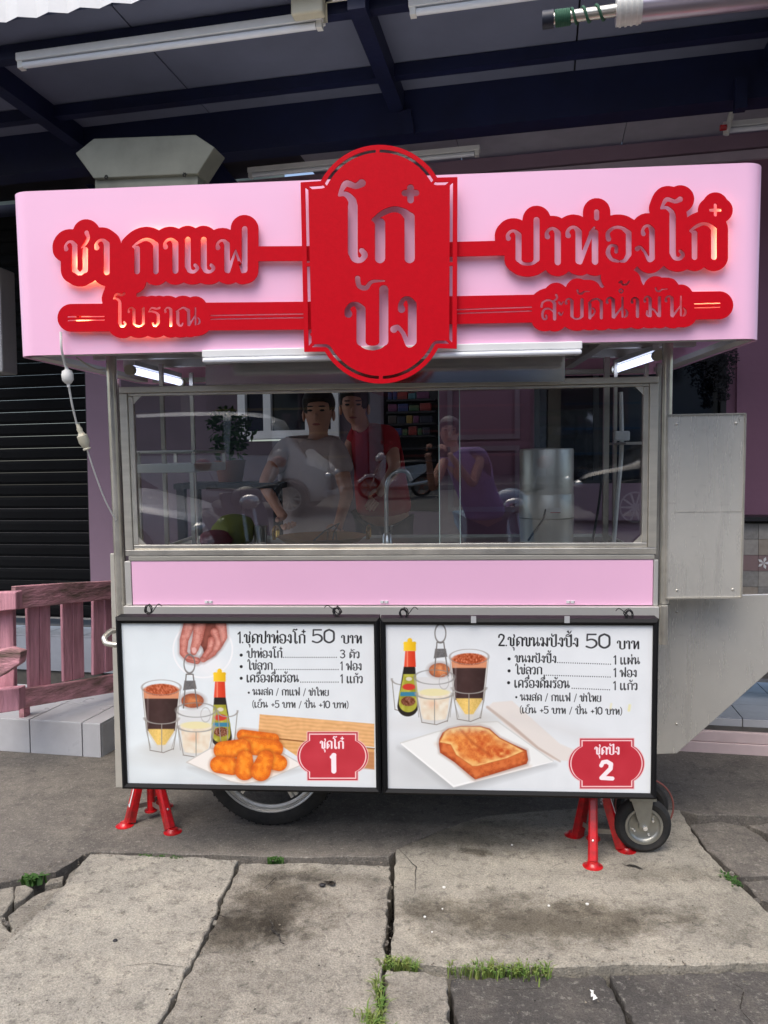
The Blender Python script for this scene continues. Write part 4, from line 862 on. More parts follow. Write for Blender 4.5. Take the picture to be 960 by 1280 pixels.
obj('swivel_plate', MB().box(c.x - .055, c.x + .04, 2.82, 2.9, c.z + .1, c.z + .11).tube([c + Vector((-.01, 0, .11)), c + Vector((-.01, 0, .24))], .02, 10), zinc, ca)
obj('axle_bolt', MB().tube([c + Vector((0, -.042, 0)), c + Vector((0, .036, 0))], .009, 6), chrome, ca)
cb = thing('caster_wheel', 'second caster wheel with reddish guard behind the front caster', 'caster', (cc.x + .04, 3.0, 0)); obj('tyre', MB().ring((cc.x + .035, 3.02, .105), .085, .02, 36, 8), rubber, cb, smooth=True); obj('guard', MB().ring((cc.x + .04, 2.99, .115), .11, .0035, 36, 6), mat('dull_red', (136, 80, 72), .6), cb, smooth=True)
def stand(label, top, feet, posts, strip):
    t = thing('jack_stand', label, 'jack stand', (top.x, top.y, 0), group='red tripod stands under the cart')
    obj('collar', MB().tube([top + Vector((0, 0, -.06)), top + Vector((0, 0, .03))], .03, 14), redj, t, smooth=True)
    obj('saddle', MB().box(top.x - .05, top.x + .05, top.y - .03, top.y + .03, top.z + .03, top.z + .045), redj, t)
    bot = Vector((top.x, top.y, .03)); pins = []
    for i, f in enumerate(feet):
        d = (Vector((f.x, f.y, 0)) - Vector((top.x, top.y, 0))); dn = d.normalized(); a = top + dn * .022; b = Vector((f.x, f.y, .014)) - dn * .01
        # folded channel leg
        ax = (b - a).normalized(); s = ax.cross(dn if dn.length else Vector((1, 0, 0))).normalized(); up_ = s.cross(ax).normalized()
        if up_.dot(dn) < 0: up_ = -up_
        w, dp = .032, .026; pr = [(-w * .5, -dp), (-w * .5, 0), (-w * .3, dp * .3), (w * .3, dp * .3), (w * .5, 0), (w * .5, -dp)]; mb = MB(); k = len(pr)
        for e_, sc in ((a, .85), (b, 1.1)): mb.v += [e_ + s * x * sc + up_ * y * sc for x, y in pr]
        mb.f = [(j, j + 1, j + 1 + k, j + k) for j in range(k - 1)] + [tuple(range(k)), tuple(range(k, 2 * k)), (0, k - 1, 2 * k - 1, k)]
        lg = obj('leg', mb, redj, t)
        obj('foot', MB().lathe((f.x, f.y, 0), [(0, .016), (.018, .015), (.024, .006), (.036, .002), (.036, -.001)], 16).lathe((f.x, f.y, 0), [(.036, 0), (0, 0)], 16), redj, lg, smooth=True)
        m = a.lerp(b, .78); pins.append(m); obj('rivet', MB().ell(m + up_ * .008, (.005, .005, .005), 8, 5), chrome, lg)
        obj('rivet', MB().ell(a.lerp(b, .06) + up_ * .007, (.004, .004, .004), 8, 5), chrome, lg)
        if i in strip: q = s * .008 * strip[i]; obj('reflective_strip', MB().beam(a.lerp(b, .18) + up_ * .0075 + q, a.lerp(b, .8) + up_ * .0095 + q, .006, .002, up_), whitep, lg)
    cp = Vector((top.x, top.y, 0))
    obj('centre_post', MB().tube([cp + Vector((0, 0, .03)), top], .016, 12), redj, t, smooth=True)
    obj('post_foot', MB().lathe(cp + Vector((0, 0, .028)), [(0, 0), (.026, 0), (.026, .006), (0, .008)], 14), redj, t)
    for p in pins: obj('brace', MB().beam(p - Vector((0, 0, .012)), Vector((cp.x, cp.y, .06)), .003, .018), zinc, t)
    return t
def gv(px, py): return PG(px, py)
t1 = PG(184, 1018); tp = Vector((t1.x, t1.y, .30))
f = [gv(156, 1032), gv(216, 1040), gv(206, 1008)]; tp.x = (f[0].x + f[1].x + f[2].x) / 3 + .0; tp.y = (f[0].y + f[1].y + f[2].y) / 3 + .0
tp.x = PG(189, 1022).x; tp.y = PG(189, 1026).y + .03
stand('red tripod jack stand under the left menu board', tp, f, 1, {0: -1, 2: 1})
f = [gv(717, 1044), gv(741, 1083), gv(783, 1063)]; tq = Vector((PG(745, 1066).x, PG(745, 1058).y + .0, .30))
s2 = stand('red tripod jack stand with chain under the right menu board', tq, f, 1, {2: 1})
ch = MB()
for k in range(22): p = tq + Vector((.022 + .004 * math.sin(k * .7), -.032, .01 - .0062 * k)); ch.ring(p, .0042, .0012, 8, 4, 'y' if k % 2 else 'x')
obj('chain', ch, chrome, s2)
# ------------------------------------------------------------------ red cut-out sign
g = Grid(PC(58, 340, YS).x, PC(928, 340, YS).x, zb_ + .0, zt_ + .03, YS - .035, .0018)
LEFT = [('ช', 77.2, 286.2, 110.3, 343.4), ('า', 115.4, 296.5, 135.1, 342.8), ('ก', 162.8, 295.7, 196.4, 342), ('า', 201.7, 295.7, 221.4, 341.2), ('เ', 229.1, 294.6, 247.6, 340.9), ('เ', 249.1, 294.6, 268, 340.9), ('ฟ', 267.8, 280.9, 308.1, 340.6),
        ('โ', 138.8, 364.3, 156.3, 408.3), ('บ', 157, 382.4, 179.3, 408), ('ร', 183, 382.4, 199.3, 407.6), ('า', 203, 382.4, 213.9, 407.6), ('ณ', 217.5, 382.4, 249.6, 407.6)]
RIGHT = [('ป', 632.4, 269.4, 675.4, 331), ('า', 681.5, 282, 702, 330.6), ('ท', 707.5, 280.3, 749, 330), ('อ', 758, 280.2, 790.7, 327.5), ('ง', 794.8, 278.4, 820, 327.1), ('โ', 826.5, 243.6, 858, 324.8), ('ก', 863, 275.8, 897.9, 324.1),
         ('ส', 676, 366, 698.6, 400), ('ะ', 698.2, 375, 705.5, 394.6), ('บ', 706.7, 371.2, 730.7, 399), ('ด', 735.8, 371.2, 754.8, 398.7), ('น', 758, 369.8, 786.9, 397.5), ('า', 789.5, 370, 800.4, 396.8), ('ม', 805.5, 368.3, 828, 396), ('น', 832, 368, 860.2, 396)]
RM = [('่', 743.2, 260, 750.5, 274.2), ('๋', 888.1, 252.4, 904, 269.2), ('ั', 721.2, 360.7, 738.7, 367.6), ('้', 773.7, 349.4, 789, 356), ('ั', 819.4, 358, 836.9, 364.2)]
sts = []
for ch_, a, b, c_, d in LEFT + RIGHT: sts += fit(G[ch_][1], a, b, c_, d, 1.0 if d - b > 38 else .98)
for ch_, a, b, c_, d in RM: sts += fit(MK[ch_], a, b, c_, d, 1.0)
rg = [S((777.5, 360.2, .9), (774.9, 362.6, .9), (777.5, 365.2, .9), (780.1, 362.6, .9), (777.5, 360.2, .9))]
sts += rg
Dt = g.strokes(g.new(), sts, 20)
slits = []
for (a, b, c_, d) in [(82.3, 395.2, 128, 394.8), (82.6, 399.8, 128.4, 399.2), (262, 393.6, 378, 391.6), (262, 398.2, 378, 396.2), (572, 386.2, 665, 383), (572, 391, 665, 387.8), (870, 379, 902, 378), (870, 384, 902, 383)]: slits.append([(a, b, .75), (c_, d, .75)])
Dsl = g.strokes(g.new(), slits, 6)
plate = Dt - 13.8
bars = [[(318, 316), (395, 315.5)], [(560, 310.5), (640, 308.5)]]
Db = g.strokes(g.new(), [[(p[0], p[1], 9.3) for p in b] for b in bars], 30)
Db2 = g.strokes(g.new(), [[(87, 396.5, 17.5), (400, 393.5, 17.5)], [(550, 387, 17.5), (901, 380.5, 17.5)]], 30)
fill = g.strokes(g.new(), [[(122, 300, 14), (150, 330, 16), (165, 350, 16)], [(150, 335, 14), (146, 372, 20)], [(770, 345, 18), (778, 350, 20)], [(770, 335, 12), (790, 360, 16)]], 30)
fill = np.maximum(fill, -99)
V = np.minimum(np.minimum(plate, Db), np.minimum(Db2, fill))
V = np.maximum(V, -Dt); V = np.maximum(V, -Dsl)
sign = thing('cut_out_sign', 'red cut-out metal Thai lettering sign on the pink cart fascia', 'sign', (0, YS - .03, 1.9), 'c')
cut_plate('lettering_plate', g, V, YS - .023, .004, redp, sign)
# medallion
def arc3(p, q, r_, n=20):
    (x1, y1), (x2, y2), (x3, y3) = p, q, r_; A = x1 * (y2 - y3) - y1 * (x2 - x3) + x2 * y3 - x3 * y2
    Bx = (x1 ** 2 + y1 ** 2) * (y3 - y2) + (x2 ** 2 + y2 ** 2) * (y1 - y3) + (x3 ** 2 + y3 ** 2) * (y2 - y1); Cy = (x1 ** 2 + y1 ** 2) * (x2 - x3) + (x2 ** 2 + y2 ** 2) * (x3 - x1) + (x3 ** 2 + y3 ** 2) * (x1 - x2)
    cx_, cy_ = -Bx / (2 * A), -Cy / (2 * A); rr = math.hypot(x1 - cx_, y1 - cy_); a1 = math.atan2(y1 - cy_, x1 - cx_); a3 = math.atan2(y3 - cy_, x3 - cx_); a2 = math.atan2(y2 - cy_, x2 - cx_)
    if not (min(a1, a3) < a2 < max(a1, a3)): a3 += 2 * math.pi if a3 < a1 else -2 * math.pi
    return [(cx_ + rr * math.cos(a1 + (a3 - a1) * k / n), cy_ + rr * math.sin(a1 + (a3 - a1) * k / n)) for k in range(n + 1)]
PO = [(375.6, 227.8)] + arc3((401, 226.2), (472, 181), (546.5, 221.9)) + [(571.9, 221.2), (571, 436)] + arc3((547.7, 435), (476, 479.5), (406, 439.5)) + [(380.2, 439.8)]
YM = YS - .040
gm_ = Grid(PC(368, 330, YM).x, PC(580, 330, YM).x, PC(480, 486, YM).z, PC(480, 176, YM).z, YM, .0014)
D = gm_.poly(PO, True)
ties = [[(472, 180, 2.4), (472, 196, 2.4)], [(476, 464, 2.4), (476, 480, 2.4)], [(376, 331, 2.2), (390, 330.5, 2.2)], [(560, 330, 2.2), (574, 329.5, 2.2)], [(374, 226, 1.8), (392, 240, 1.8)], [(573, 220, 1.8), (556, 234, 1.8)], [(379, 441, 1.8), (394, 427, 1.8)], [(572, 437, 1.8), (557, 423, 1.8)],
        [(402, 227, 1.5), (410, 236, 1.5)], [(546, 222, 1.5), (538, 232, 1.5)]]
Dti = gm_.strokes(gm_.new(), ties, 14)
hole = np.maximum(np.abs(D + 7.6) - 1.9, -Dti)
ms = fit(G['โ'][1], 422.5, 224, 459, 328.6, 1.2) + fit(G['ก'][1], 464.5, 258, 517.5, 328.4, 1.15) + fit(G['ป'][1], 431, 356.7, 484.6, 437.6, 1.15) + fit(MK['ั'], 443.2, 344.5, 481.5, 363, 1.0) + fit(G['ง'][1], 488.7, 370, 519.6, 434.6, 1.15)
ms += [[(506, 241.2, 4.2), (520, 241, 4.2)], [(513, 234.5, 4.4), (513.2, 250, 4.2)]]
Dg = gm_.strokes(gm_.new(), ms, 14)
Vm = np.maximum(np.maximum(D, -hole), -Dg)
cut_plate('medallion', gm_, Vm, YM, .005, redp, sign)
for (px, py) in [(392, 260), (556, 256), (392, 420), (556, 416), (100, 396), (150, 360), (300, 330), (640, 330), (880, 395), (770, 345), (230, 395)]:
    a = PC(px, py, YS); y0 = (YM if 380 < px < 570 else YS - .02) + .003; obj('stand_off', MB().tube([(a.x, y0, a.z), (a.x, YS - .001, a.z)], .006, 8), redp, sign, frame='c')
led = mat('warm_led', (255, 232, 140), .5, 0, var=0, emit=8.5)
for (a, b, c_, d) in [(84, 346.5, 140, 346), (113, 300, 113, 335), (98, 320, 98, 334), (168, 292, 262, 290.6), (150, 409, 215, 408.6), (136, 372, 136, 402), (901, 282, 900, 330), (866, 374.5, 904, 374), (906, 254, 906, 270), (96, 402, 112, 402)]:
    p, q = PC(a, b, YS - .007), PC(c_, d, YS - .007); obj('led_strip', MB().beam(p, q, .005, .004, (0, 1, 0)), led, sign, frame='c')
# ------------------------------------------------------------------ lights on the cart
def litbatten(p, q, label, m):
    p, q = Vector(p), Vector(q); d = (q - p).normalized(); t = thing('tube_light', label, 'light', (p + q) / 2, 'c')
    obj('tube', MB().tube([p, q], .014, 12), m, t, frame='c', smooth=True)
    for e, s in ((p, -1), (q, 1)): obj('lamp_holder', MB().tube([e + d * s * .001, e + d * s * .03], .02, 10), creamplast, t, frame='c', smooth=True)
    obj('mounting_rail', MB().beam(p + Vector((0, 0, .03)), q + Vector((0, 0, .03)), .025, .02), whitep, t, frame='c')
zt2 = PC(165, 463, 2.98).z; a = PC(165, 463, 2.98); b = PC(224, 474, 3.5); b.z = a.z
litbatten(a, b, 'lit tube light under the cart roof at the left post', litt); a = PC(820, 445, 2.98); b = PC(770, 466, 3.45); b.z = a.z
litbatten(a, b, 'lit tube light under the cart roof at the right post', litt)
bt = thing('batten_light', 'long white double batten light hung below the red medallion', 'light', PC(485, 440, 2.64), 'c')
a, b = PC(254, 447, 2.60), PC(727, 434, 2.60); zb2 = (a.z + b.z) / 2
obj('housing', MB().box(a.x, b.x, 2.585, 2.63, zb2 - .004, zb2 + .021), whitep, bt, frame='c', bevel=.003)
obj('diffuser', MB().box(a.x + .002, b.x - .002, 2.578, 2.62, zb2 - .022, zb2 - .006), tubem, bt, frame='c', bevel=.006)
for px in (295, 655): p = PC(px, 436, 2.66); obj('clip', MB().tube([(p.x, 2.636, zb2 + .014), (p.x, 2.636, zb2 + .034)], .005, 8), pinkp, bt, frame='c')
# cable down the left side
cbp = [PC(76, 415, YS - .02), PC(77, 436, YS - .02), PC(81, 455, 2.62), PC(84, 462, 2.63)]
cp1 = [PC(86, 482, 2.63), PC(90, 505, 2.66), PC(96, 530, 2.7), PC(98, 536, 2.7)]; cp2 = [PC(109, 562, 2.72), PC(118, 590, 2.76), PC(130, 622, 2.82), PC(140, 642, 2.86), PC(145, 650, 2.88)]
cab = thing('power_cable', 'white power cable with two inline plugs hanging left of the cart', 'cable', PC(100, 650, 2.75), 'c')
def smoothpts(P, k=8):
    out = []; Q = [P[0]] + P + [P[-1]]
    for i in range(1, len(Q) - 2):
        for j in range(k):
            t = j / k; a, b, c, d = Q[i - 1:i + 3]; out.append(.5 * (2 * b + (c - a) * t + (2 * a - 5 * b + 4 * c - d) * t * t + (3 * b - a - 3 * c + d) * t ** 3))
    return out + [P[-1]]
for P, r_ in ((cbp, .0045), (cp1, .0038), (cp2, .003)): obj('wire', MB().tube(smoothpts(P), r_, 8), whiteplast, cab, frame='c', smooth=True)
def plug(a, b, rs): a, b = Vector(a), Vector(b); n = len(rs); return MB().tube([a.lerp(b, t) for t, _ in rs], [r for _, r in rs], 10)
obj('plug', plug(PC(83, 458, 2.63), PC(86, 484, 2.63), [(0, .005), (.15, .007), (.22, .017), (.4, .021), (.65, .02), (.8, .012), (.85, .006), (1, .0055)]), whiteplast, cab, frame='c', smooth=True)
obj('plug', plug(PC(97, 530, 2.7), PC(109, 562, 2.72), [(0, .006), (.12, .007), (.2, .011), (.3, .009), (.42, .014), (.45, .019), (.7, .02), (.85, .014), (.92, .011), (.96, .015), (1, .014)]), creamplast, cab, frame='c', smooth=True)
tag(obj('drooping_wire', MB().tube(smoothpts([PC(96, 447, 2.75), PC(112, 458, 2.85), (PC(124, 462, 2.9)), PC(136, 461, 3.0)]), .003, 6), creamplast, frame='c'), 'thin pale wire drooping under the left corner of the sign', 'wire')
# black wire bundles tying the boards to the ledge
for i, (px, py, w) in enumerate([(186, 762, 'above the left end of the left board'), (421, 764, 'above the right end of the left board'), (505, 766, 'above the left end of the right board'), (786, 768, 'above the right end of the right board')]):
    r = random.Random(i); c = PC(px, py, 2.70); P = []
    for k in range(26): a = k * 1.35; P.append(c + Vector((.018 * math.sin(a) * r.uniform(.4, 1), .008 * math.cos(a * .7), .020 * math.cos(a) * r.uniform(.5, 1))))
    P = P + [c + Vector((-.03 if i % 2 else .035, 0, .02)), c + Vector((-.045 if i % 2 else .05, 0, .012))]
    tag(obj('wire_tie', MB().tube(smoothpts(P, 4), .0016, 5), black, frame='c'), 'tangled black tie wire ' + w, 'wire', 'black tie wires')
# ------------------------------------------------------------------ inside the cart
zcnt = zct
def inb(name, label, cat): pass
rk = thing('steel_rack', 'stainless tray rack behind the glass at the left', 'rack', PC(206, 680, 3.2), 'c')
a, b = PC(170, 586, 3.0), PC(243, 586, 3.0); zr = a.z
obj('tray', MB().box(a.x, b.x, 3.0, 3.45, zr - .017, zr + .017), mat('pale_tray_metal', (222, 222, 214), .4, .25), rk, frame='c', bevel=.003)
zr2 = PC(206, 565, 3.0).z
for y in (3.005, 3.445): obj('rail', MB().tube([(a.x, y, zr2), (b.x, y, zr2)], .006, 8), mat('pale_tray_metal', (222, 222, 214), .4, .25), rk, frame='c', smooth=True)
obj('rail', MB().tube([(b.x, 3.01, zr2), (b.x, 3.44, zr2)], .006, 8), mat('pale_tray_metal', (222, 222, 214), .4, .25), rk, frame='c', smooth=True)
for x, y in ((a.x + .01, 3.005), (b.x - .004, 3.005), (b.x - .004, 3.44), (a.x + .01, 3.44)): obj('upright', MB().box(x - .007, x + .007, y - .007, y + .007, zr + .018, zr2), steelv, rk, frame='c')
for px, Y in ((206, 3.1), (243, 3.45), (240, 3.02), (173, 3.02)):
    q = PC(px, 590, Y); obj('leg', MB().box(q.x - .008, q.x + .008, Y - .008, Y + .008, zct, zb_ + .02 if px in (206, 243) else zr - .018), steelv, rk, frame='c')
urnst = mat('urn_steel', (224, 222, 214), .36, .6, var=.12, scale=4, stretch=(1, 1, .3))
ur = thing('steel_urn', 'large stainless steel water urn with a plug inside the cart', 'urn', PC(682, 676, 3.22), 'c')
c = PC(683, 600, 3.24); zu = lambda py: zc(py, 3.12, 683); r_ = .112
obj('base', MB().lathe((c.x, 3.24, 0), [(0, zct), (r_ * .98, zct), (r_ * .98, zu(662)), (r_ * 1.0, zu(650))], 36), urnst, ur, frame='c', smooth=True)
obj('body', MB().lathe((c.x, 3.24, 0), [(r_ * 1.0, zu(649)), (r_ * 1.0, zu(620)), (r_ * .985, zu(619))], 36), urnst, ur, frame='c', smooth=True)
obj('body', MB().lathe((c.x, 3.24, 0), [(r_ * .985, zu(619)), (r_ * .985, zu(563)), (r_ * .96, zu(561)), (0, zu(560))], 36), urnst, ur, frame='c', smooth=True)
p = PC(694, 638, 3.125); obj('rating_label', MB().box(p.x - .022, p.x + .022, 3.122, 3.124, p.z - .011, p.z + .011), whitep, ur, frame='c'); obj('rating_stripe', MB().box(p.x - .02, p.x + .02, 3.120, 3.1215, p.z - .010, p.z - .007), redj, ur, frame='c')
obj('power_lead', MB().tube(smoothpts([PC(682, 637, 3.11), PC(678, 650, 3.08), PC(668, 664, 3.06), PC(660, 676, 3.05)]), .004, 6), black, ur, frame='c')
tag(obj('black_cable', MB().tube(smoothpts([PC(753, 592, 3.15), PC(748, 635, 3.12), PC(739, 685, 3.08)]), .005, 6), black, frame='c', smooth=True), 'black cable hanging beside the urn inside the cart', 'cable')
pr = thing('steel_post_rack', 'stainless uprights and shelf inside the right end of the cart', 'rack', PC(775, 684, 3.3), 'c')
for px, w, Y in ((757, .022, 3.2), (768, .014, 3.4), (806, .016, 3.45)):
    q = PC(px, 600, Y); obj('upright', MB().box(q.x - w / 2, q.x + w / 2, Y - .01, Y + .01, zct, zb_ + .02), steelv, pr, frame='c')
a, b = PC(775, 554, 3.3), PC(812, 554, 3.3); obj('shelf', MB().box(a.x, b.x, 3.2, 3.5, a.z - .006, a.z + .004), steel, pr, frame='c')
obj('drain_pipe', MB().tube(smoothpts([PC(776, 490, 3.3), PC(777, 560, 3.3), PC(772, 620, 3.28), PC(767, 682, 3.26)]), .009, 8), whiteplast, pr, frame='c', smooth=True)
q = PC(777, 545, 3.24); tag(obj('socket_box', MB().box(q.x - .03, q.x + .03, 3.22, 3.26, q.z - .02, q.z + .02), whiteplast, frame='c', bevel=.006), 'white socket box on the right inner upright of the cart', 'socket')
fc = thing('faucet', 'tall curved chrome faucet on the cart counter', 'faucet', PC(483, 682, 2.98), 'c')
obj('spout', MB().tube(smoothpts([PC(483, 682, 2.98), PC(483, 640, 2.98), PC(483, 612, 2.98), PC(487, 597, 2.98), PC(497, 589, 2.98), PC(508, 590, 3.0), PC(514, 600, 3.02)]), .0085, 12), chrome, fc, frame='c', smooth=True)
q = PC(484, 672, 2.98); obj('valve', MB().lathe((q.x, 2.98, 0), [(.0, zct), (.02, zct), (.02, q.z + .01), (.012, q.z + .02), (0, q.z + .02)], 14), chrome, fc, frame='c', smooth=True); obj('lever', MB().tube([(q.x + .012, 2.98, q.z), (q.x + .02, 2.96, q.z + .05)], .004, 6), chrome, fc, frame='c')
wk = thing('brass_wok', 'wide brass frying pan with two handles on the counter', 'pan', PC(400, 686, 3.12), 'c')
a, b = PC(344, 676, 3.1), PC(456, 674, 3.1); c = (a + b) / 2; rr = (b.x - a.x) / 2; zr3 = PC(400, 677, 2.95).z
obj('pan', MB().lathe((c.x, 3.16, 0), [(0, zct + .002), (rr * .6, zct + .003), (rr, zr3), (rr * .98, zr3), (rr * .55, zct + .01), (0, zct + .008)], 36), gold, wk, frame='c', smooth=True)
for x in (a.x - .01, b.x + .01): obj('handle', MB().tube([(x, 3.13, zr3 - .01), (x, 3.12, zr3 + .02), (x, 3.14, zr3 + .036), (x, 3.18, zr3 + .036), (x, 3.2, zr3 + .02), (x, 3.19, zr3 - .01)], .008, 8), gold, wk, frame='c', smooth=True)
def bag(name, label, px0, py0, px1, py1, Y, m, seed):
    a, b = PC(px0, py1, Y), PC(px1, py0, Y); c = (a + b) / 2; c.z = zct + (b.z - zct) * .5; r = random.Random(seed)
    mb = MB().ell(c, ((b.x - a.x) / 2, .09, (b.z - zct) / 2), 20, 12)
    for p in mb.v: q = p - c; k = 1 + .18 * math.sin(q.x * 60 + seed) * math.cos(q.z * 50) + r.uniform(-.05, .05); p.x = c.x + q.x * k; p.y = c.y + q.y * k
    return tag(obj(name, mb, m, frame='c', smooth=True), label, 'bag')
bag('cloth_bag', 'olive green cloth bag on the cart counter', 268, 642, 318, 680, 3.3, mat('olive_cloth', (132, 136, 60), .85, bump=.4, bscale=20), 1)
bag('cloth_bag', 'dark red cloth bag on the cart counter below the rack', 248, 662, 290, 682, 3.15, mat('crimson_cloth', (130, 24, 44), .8, bump=.4, bscale=20), 2)
q = PC(326, 670, 3.3); tag(obj('metal_cup', MB().lathe((q.x, 3.3, zct), [(0, .0), (.028, 0), (.03, .09), (.027, .09), (.025, .01)], 18), steelv, frame='c', smooth=True), 'small steel cup standing beside the green bag', 'cup')
pt = thing('potted_plant', 'leafy green potted plant behind the cart counter', 'plant', PC(288, 600, 3.9), 'c')
rv = random.Random(8); mb = MB()
for (px, py, r_) in [(285, 540, .11), (275, 530, .07), (300, 545, .08), (290, 560, .09), (282, 520, .06), (300, 530, .06), (278, 555, .07)]: leaves(mb, PC(px, py, 3.9), (r_, r_, r_), 60, .022, rv)
obj('foliage', mb, leafm, pt, frame='c'); q = PC(288, 590, 3.9)
obj('pot', MB().lathe((q.x, 3.9, q.z), [(0, -.05), (.06, -.05), (.08, .06), (.07, .06), (.0, .05)], 16), mat('clay_pot', (120, 70, 50), .8), pt, frame='c', smooth=True); obj('stem', MB().tube([(q.x, 3.9, q.z), PC(286, 545, 3.9)], .006, 6), leafm, pt, frame='c')
tag(obj('plant_table', MB().box(q.x - .25, q.x + .3, 3.75, 4.05, q.z - .08, q.z - .052).box(q.x - .24, q.x - .2, 3.76, 3.8, .2, q.z - .08).box(q.x + .25, q.x + .29, 3.76, 3.8, .2, q.z - .08).box(q.x - .24, q.x - .2, 4.0, 4.04, .2, q.z - .08).box(q.x + .25, q.x + .29, 4.0, 4.04, .2, q.z - .08), darkm, frame='c'), 'dark side table carrying the potted plant behind the cart', 'table')
# ------------------------------------------------------------------ the two menu light boxes
YBd = 2.68
def cov(d, aa=.55): return np.clip(.5 - d / aa, 0, 1)
class Paint:
    def __init__(s, g, bg):
        s.g = g; s.img = np.empty(g.shape + (3,)); s.img[:] = bg; r = np.random.default_rng(3)
        k = [r.standard_normal((g.shape[0] // q + 2, g.shape[1] // q + 2)) for q in (3, 9, 30)]
        def up(a, q):
            y = np.arange(g.shape[0]) / q; x = np.arange(g.shape[1]) / q; yi, xi = y.astype(int), x.astype(int); fy, fx = (y - yi)[:, None], (x - xi)[None]
            return (a[yi][:, xi] * (1 - fy) + a[yi + 1][:, xi] * fy) * (1 - fx) + (a[yi][:, xi + 1] * (1 - fy) + a[yi + 1][:, xi + 1] * fy) * fx
        s.n3, s.n9, s.n30 = up(k[0], 3), up(k[1], 9), up(k[2], 30)
    def fill(s, m, c, a=1.0):
        m = (m * a)[..., None]; s.img = s.img * (1 - m) + np.asarray(c, float) * m if np.ndim(c) == 1 else s.img * (1 - m) + c * m
    def ell(s, cx_, cy_, rx, ry): return (np.hypot((s.g.px - cx_) / rx, (s.g.py - cy_) / ry) - 1) * min(rx, ry)
    def st(s, sts, pad=4): return s.g.strokes(s.g.new(), sts, pad)
    def cap(s, x0, y0, x1, y1, r0, r1=None): return s.st([[(x0, y0, r0), (x1, y1, r0 if r1 is None else r1)]], 12)
    def text(s, *a, col=(36, 36, 38), al=.97, **k): k['rk'] = k.get('rk', 1) * 1.14; s.fill(cov(s.st(line(*a, **k))), col, al)
    def blob(s, d, base, dark, rim, w=7):          # food piece: lit middle, browner edge, mottled
        s.fill(np.clip(.5 - (d - 1.5) / 5, 0, 1), np.asarray(dark) * .6, .38)
        t = np.clip(-d / w, 0, 1) ** .8 + s.n9 * .18 + s.n3 * .10; t = np.clip(t, 0, 1)[..., None]
        hi = np.clip((s.n9 * .5 + .3), 0, 1)[..., None]
        s.fill(cov(d, 1.0), np.asarray(dark) * (1 - t) + (np.asarray(base) * (1 - hi * .4) + np.asarray(rim) * hi * .4) * t)
def soft(d, w): return np.clip(.5 - d / w, 0, 1)
def coffee(P, cx_, cy_, s=1.0):
    g = P.g; y = g.py - cy_; x = g.px - cx_
    P.fill(soft(P.ell(cx_ + 6, cy_ + 76, 26, 8), 10), (196, 192, 184), .5)
    w = 24 - y * .10; w = np.where(y > 55, w - (y - 55) * .55, w)
    body = np.maximum(np.abs(x) - w, np.maximum(-y - 0, y - 78))
    P.fill(cov(body, 1.5), (216, 212, 204), .8)
    c1 = np.maximum(np.abs(x) - w + 1.5, np.maximum(7 - y, y - 54)); sh = np.clip(np.abs(x + 4) / 26, 0, 1)[..., None]
    P.fill(cov(c1, 1.2), np.array((66, 48, 46)) * (1.15 - .3 * sh) + P.n9[..., None] * 2)
    c2 = np.maximum(np.abs(x) - w + 2.5, np.maximum(52 - y, y - 72 + x * x * .012)); P.fill(cov(c2, 1.4), np.array((232, 196, 112)) * (1.06 - .22 * sh) + P.n3[..., None] * 5)
    c3 = np.maximum(np.abs(x) - w + 1.2, np.maximum(2 - y, y - 14)); P.fill(cov(c3, 1.5), (222, 150, 112))
    P.fill(cov(P.ell(cx_, cy_ + 3, 21, 7.5), 1.4), np.array((188, 96, 62)) + P.n3[..., None] * 22)
    P.fill(cov(np.abs(P.ell(cx_, cy_, 24.4, 9.4)) - .35, .9), (150, 138, 132), .8)
    P.fill(cov(np.abs(x + 17) - 1.2, 2) * cov(np.maximum(10 - y, y - 50), 6), (200, 190, 186), .28)
    for sgn in (-1, 1): P.fill(cov(P.st([[(cx_ + sgn * 24.2, cy_ + 2, .4), (cx_ + sgn * 18.8, cy_ + 55, .4), (cx_ + sgn * 13, cy_ + 76, .4)]])), (150, 142, 136), .7)
def egg(P, cx_, cy_):
    g = P.g; y = g.py - cy_; x = g.px - cx_; w = 25 - y * .11; w = np.where(y > 45, w - (y - 45) * .25, w)
    body = np.maximum(np.abs(x) - w, np.maximum(-y, y - 57)); P.fill(cov(body, 1.5), (214, 208, 202), .42)
    c = np.maximum(np.abs(x) - w + 3.5, np.maximum(19 - y, y - 54 + x * x * .008)); t = np.clip((P.n9 * .35 + .4), 0, 1)[..., None]
    P.fill(cov(c, 1.6), np.array((240, 232, 214)) * (1 - t) + np.array((228, 208, 180)) * t); P.fill(cov(P.ell(cx_, cy_ + 19, 19, 4.5), 1.4), (236, 226, 176)); P.fill(soft(P.ell(cx_ - 3, cy_ + 34, 6, 5), 6), (232, 178, 140), .5)
    P.fill(cov(np.abs(P.ell(cx_, cy_, 25, 9)) - .5, .9), (140, 138, 134), .8); P.fill(cov(np.abs(P.ell(cx_ + 12, cy_ + 6, 6, 9)) - .4, .9), (170, 166, 162), .7)
    for sgn in (-1, 1): P.fill(cov(P.st([[(cx_ + sgn * 25, cy_ + 2, .45), (cx_ + sgn * 19.5, cy_ + 50, .45)]])), (158, 154, 150), .8)
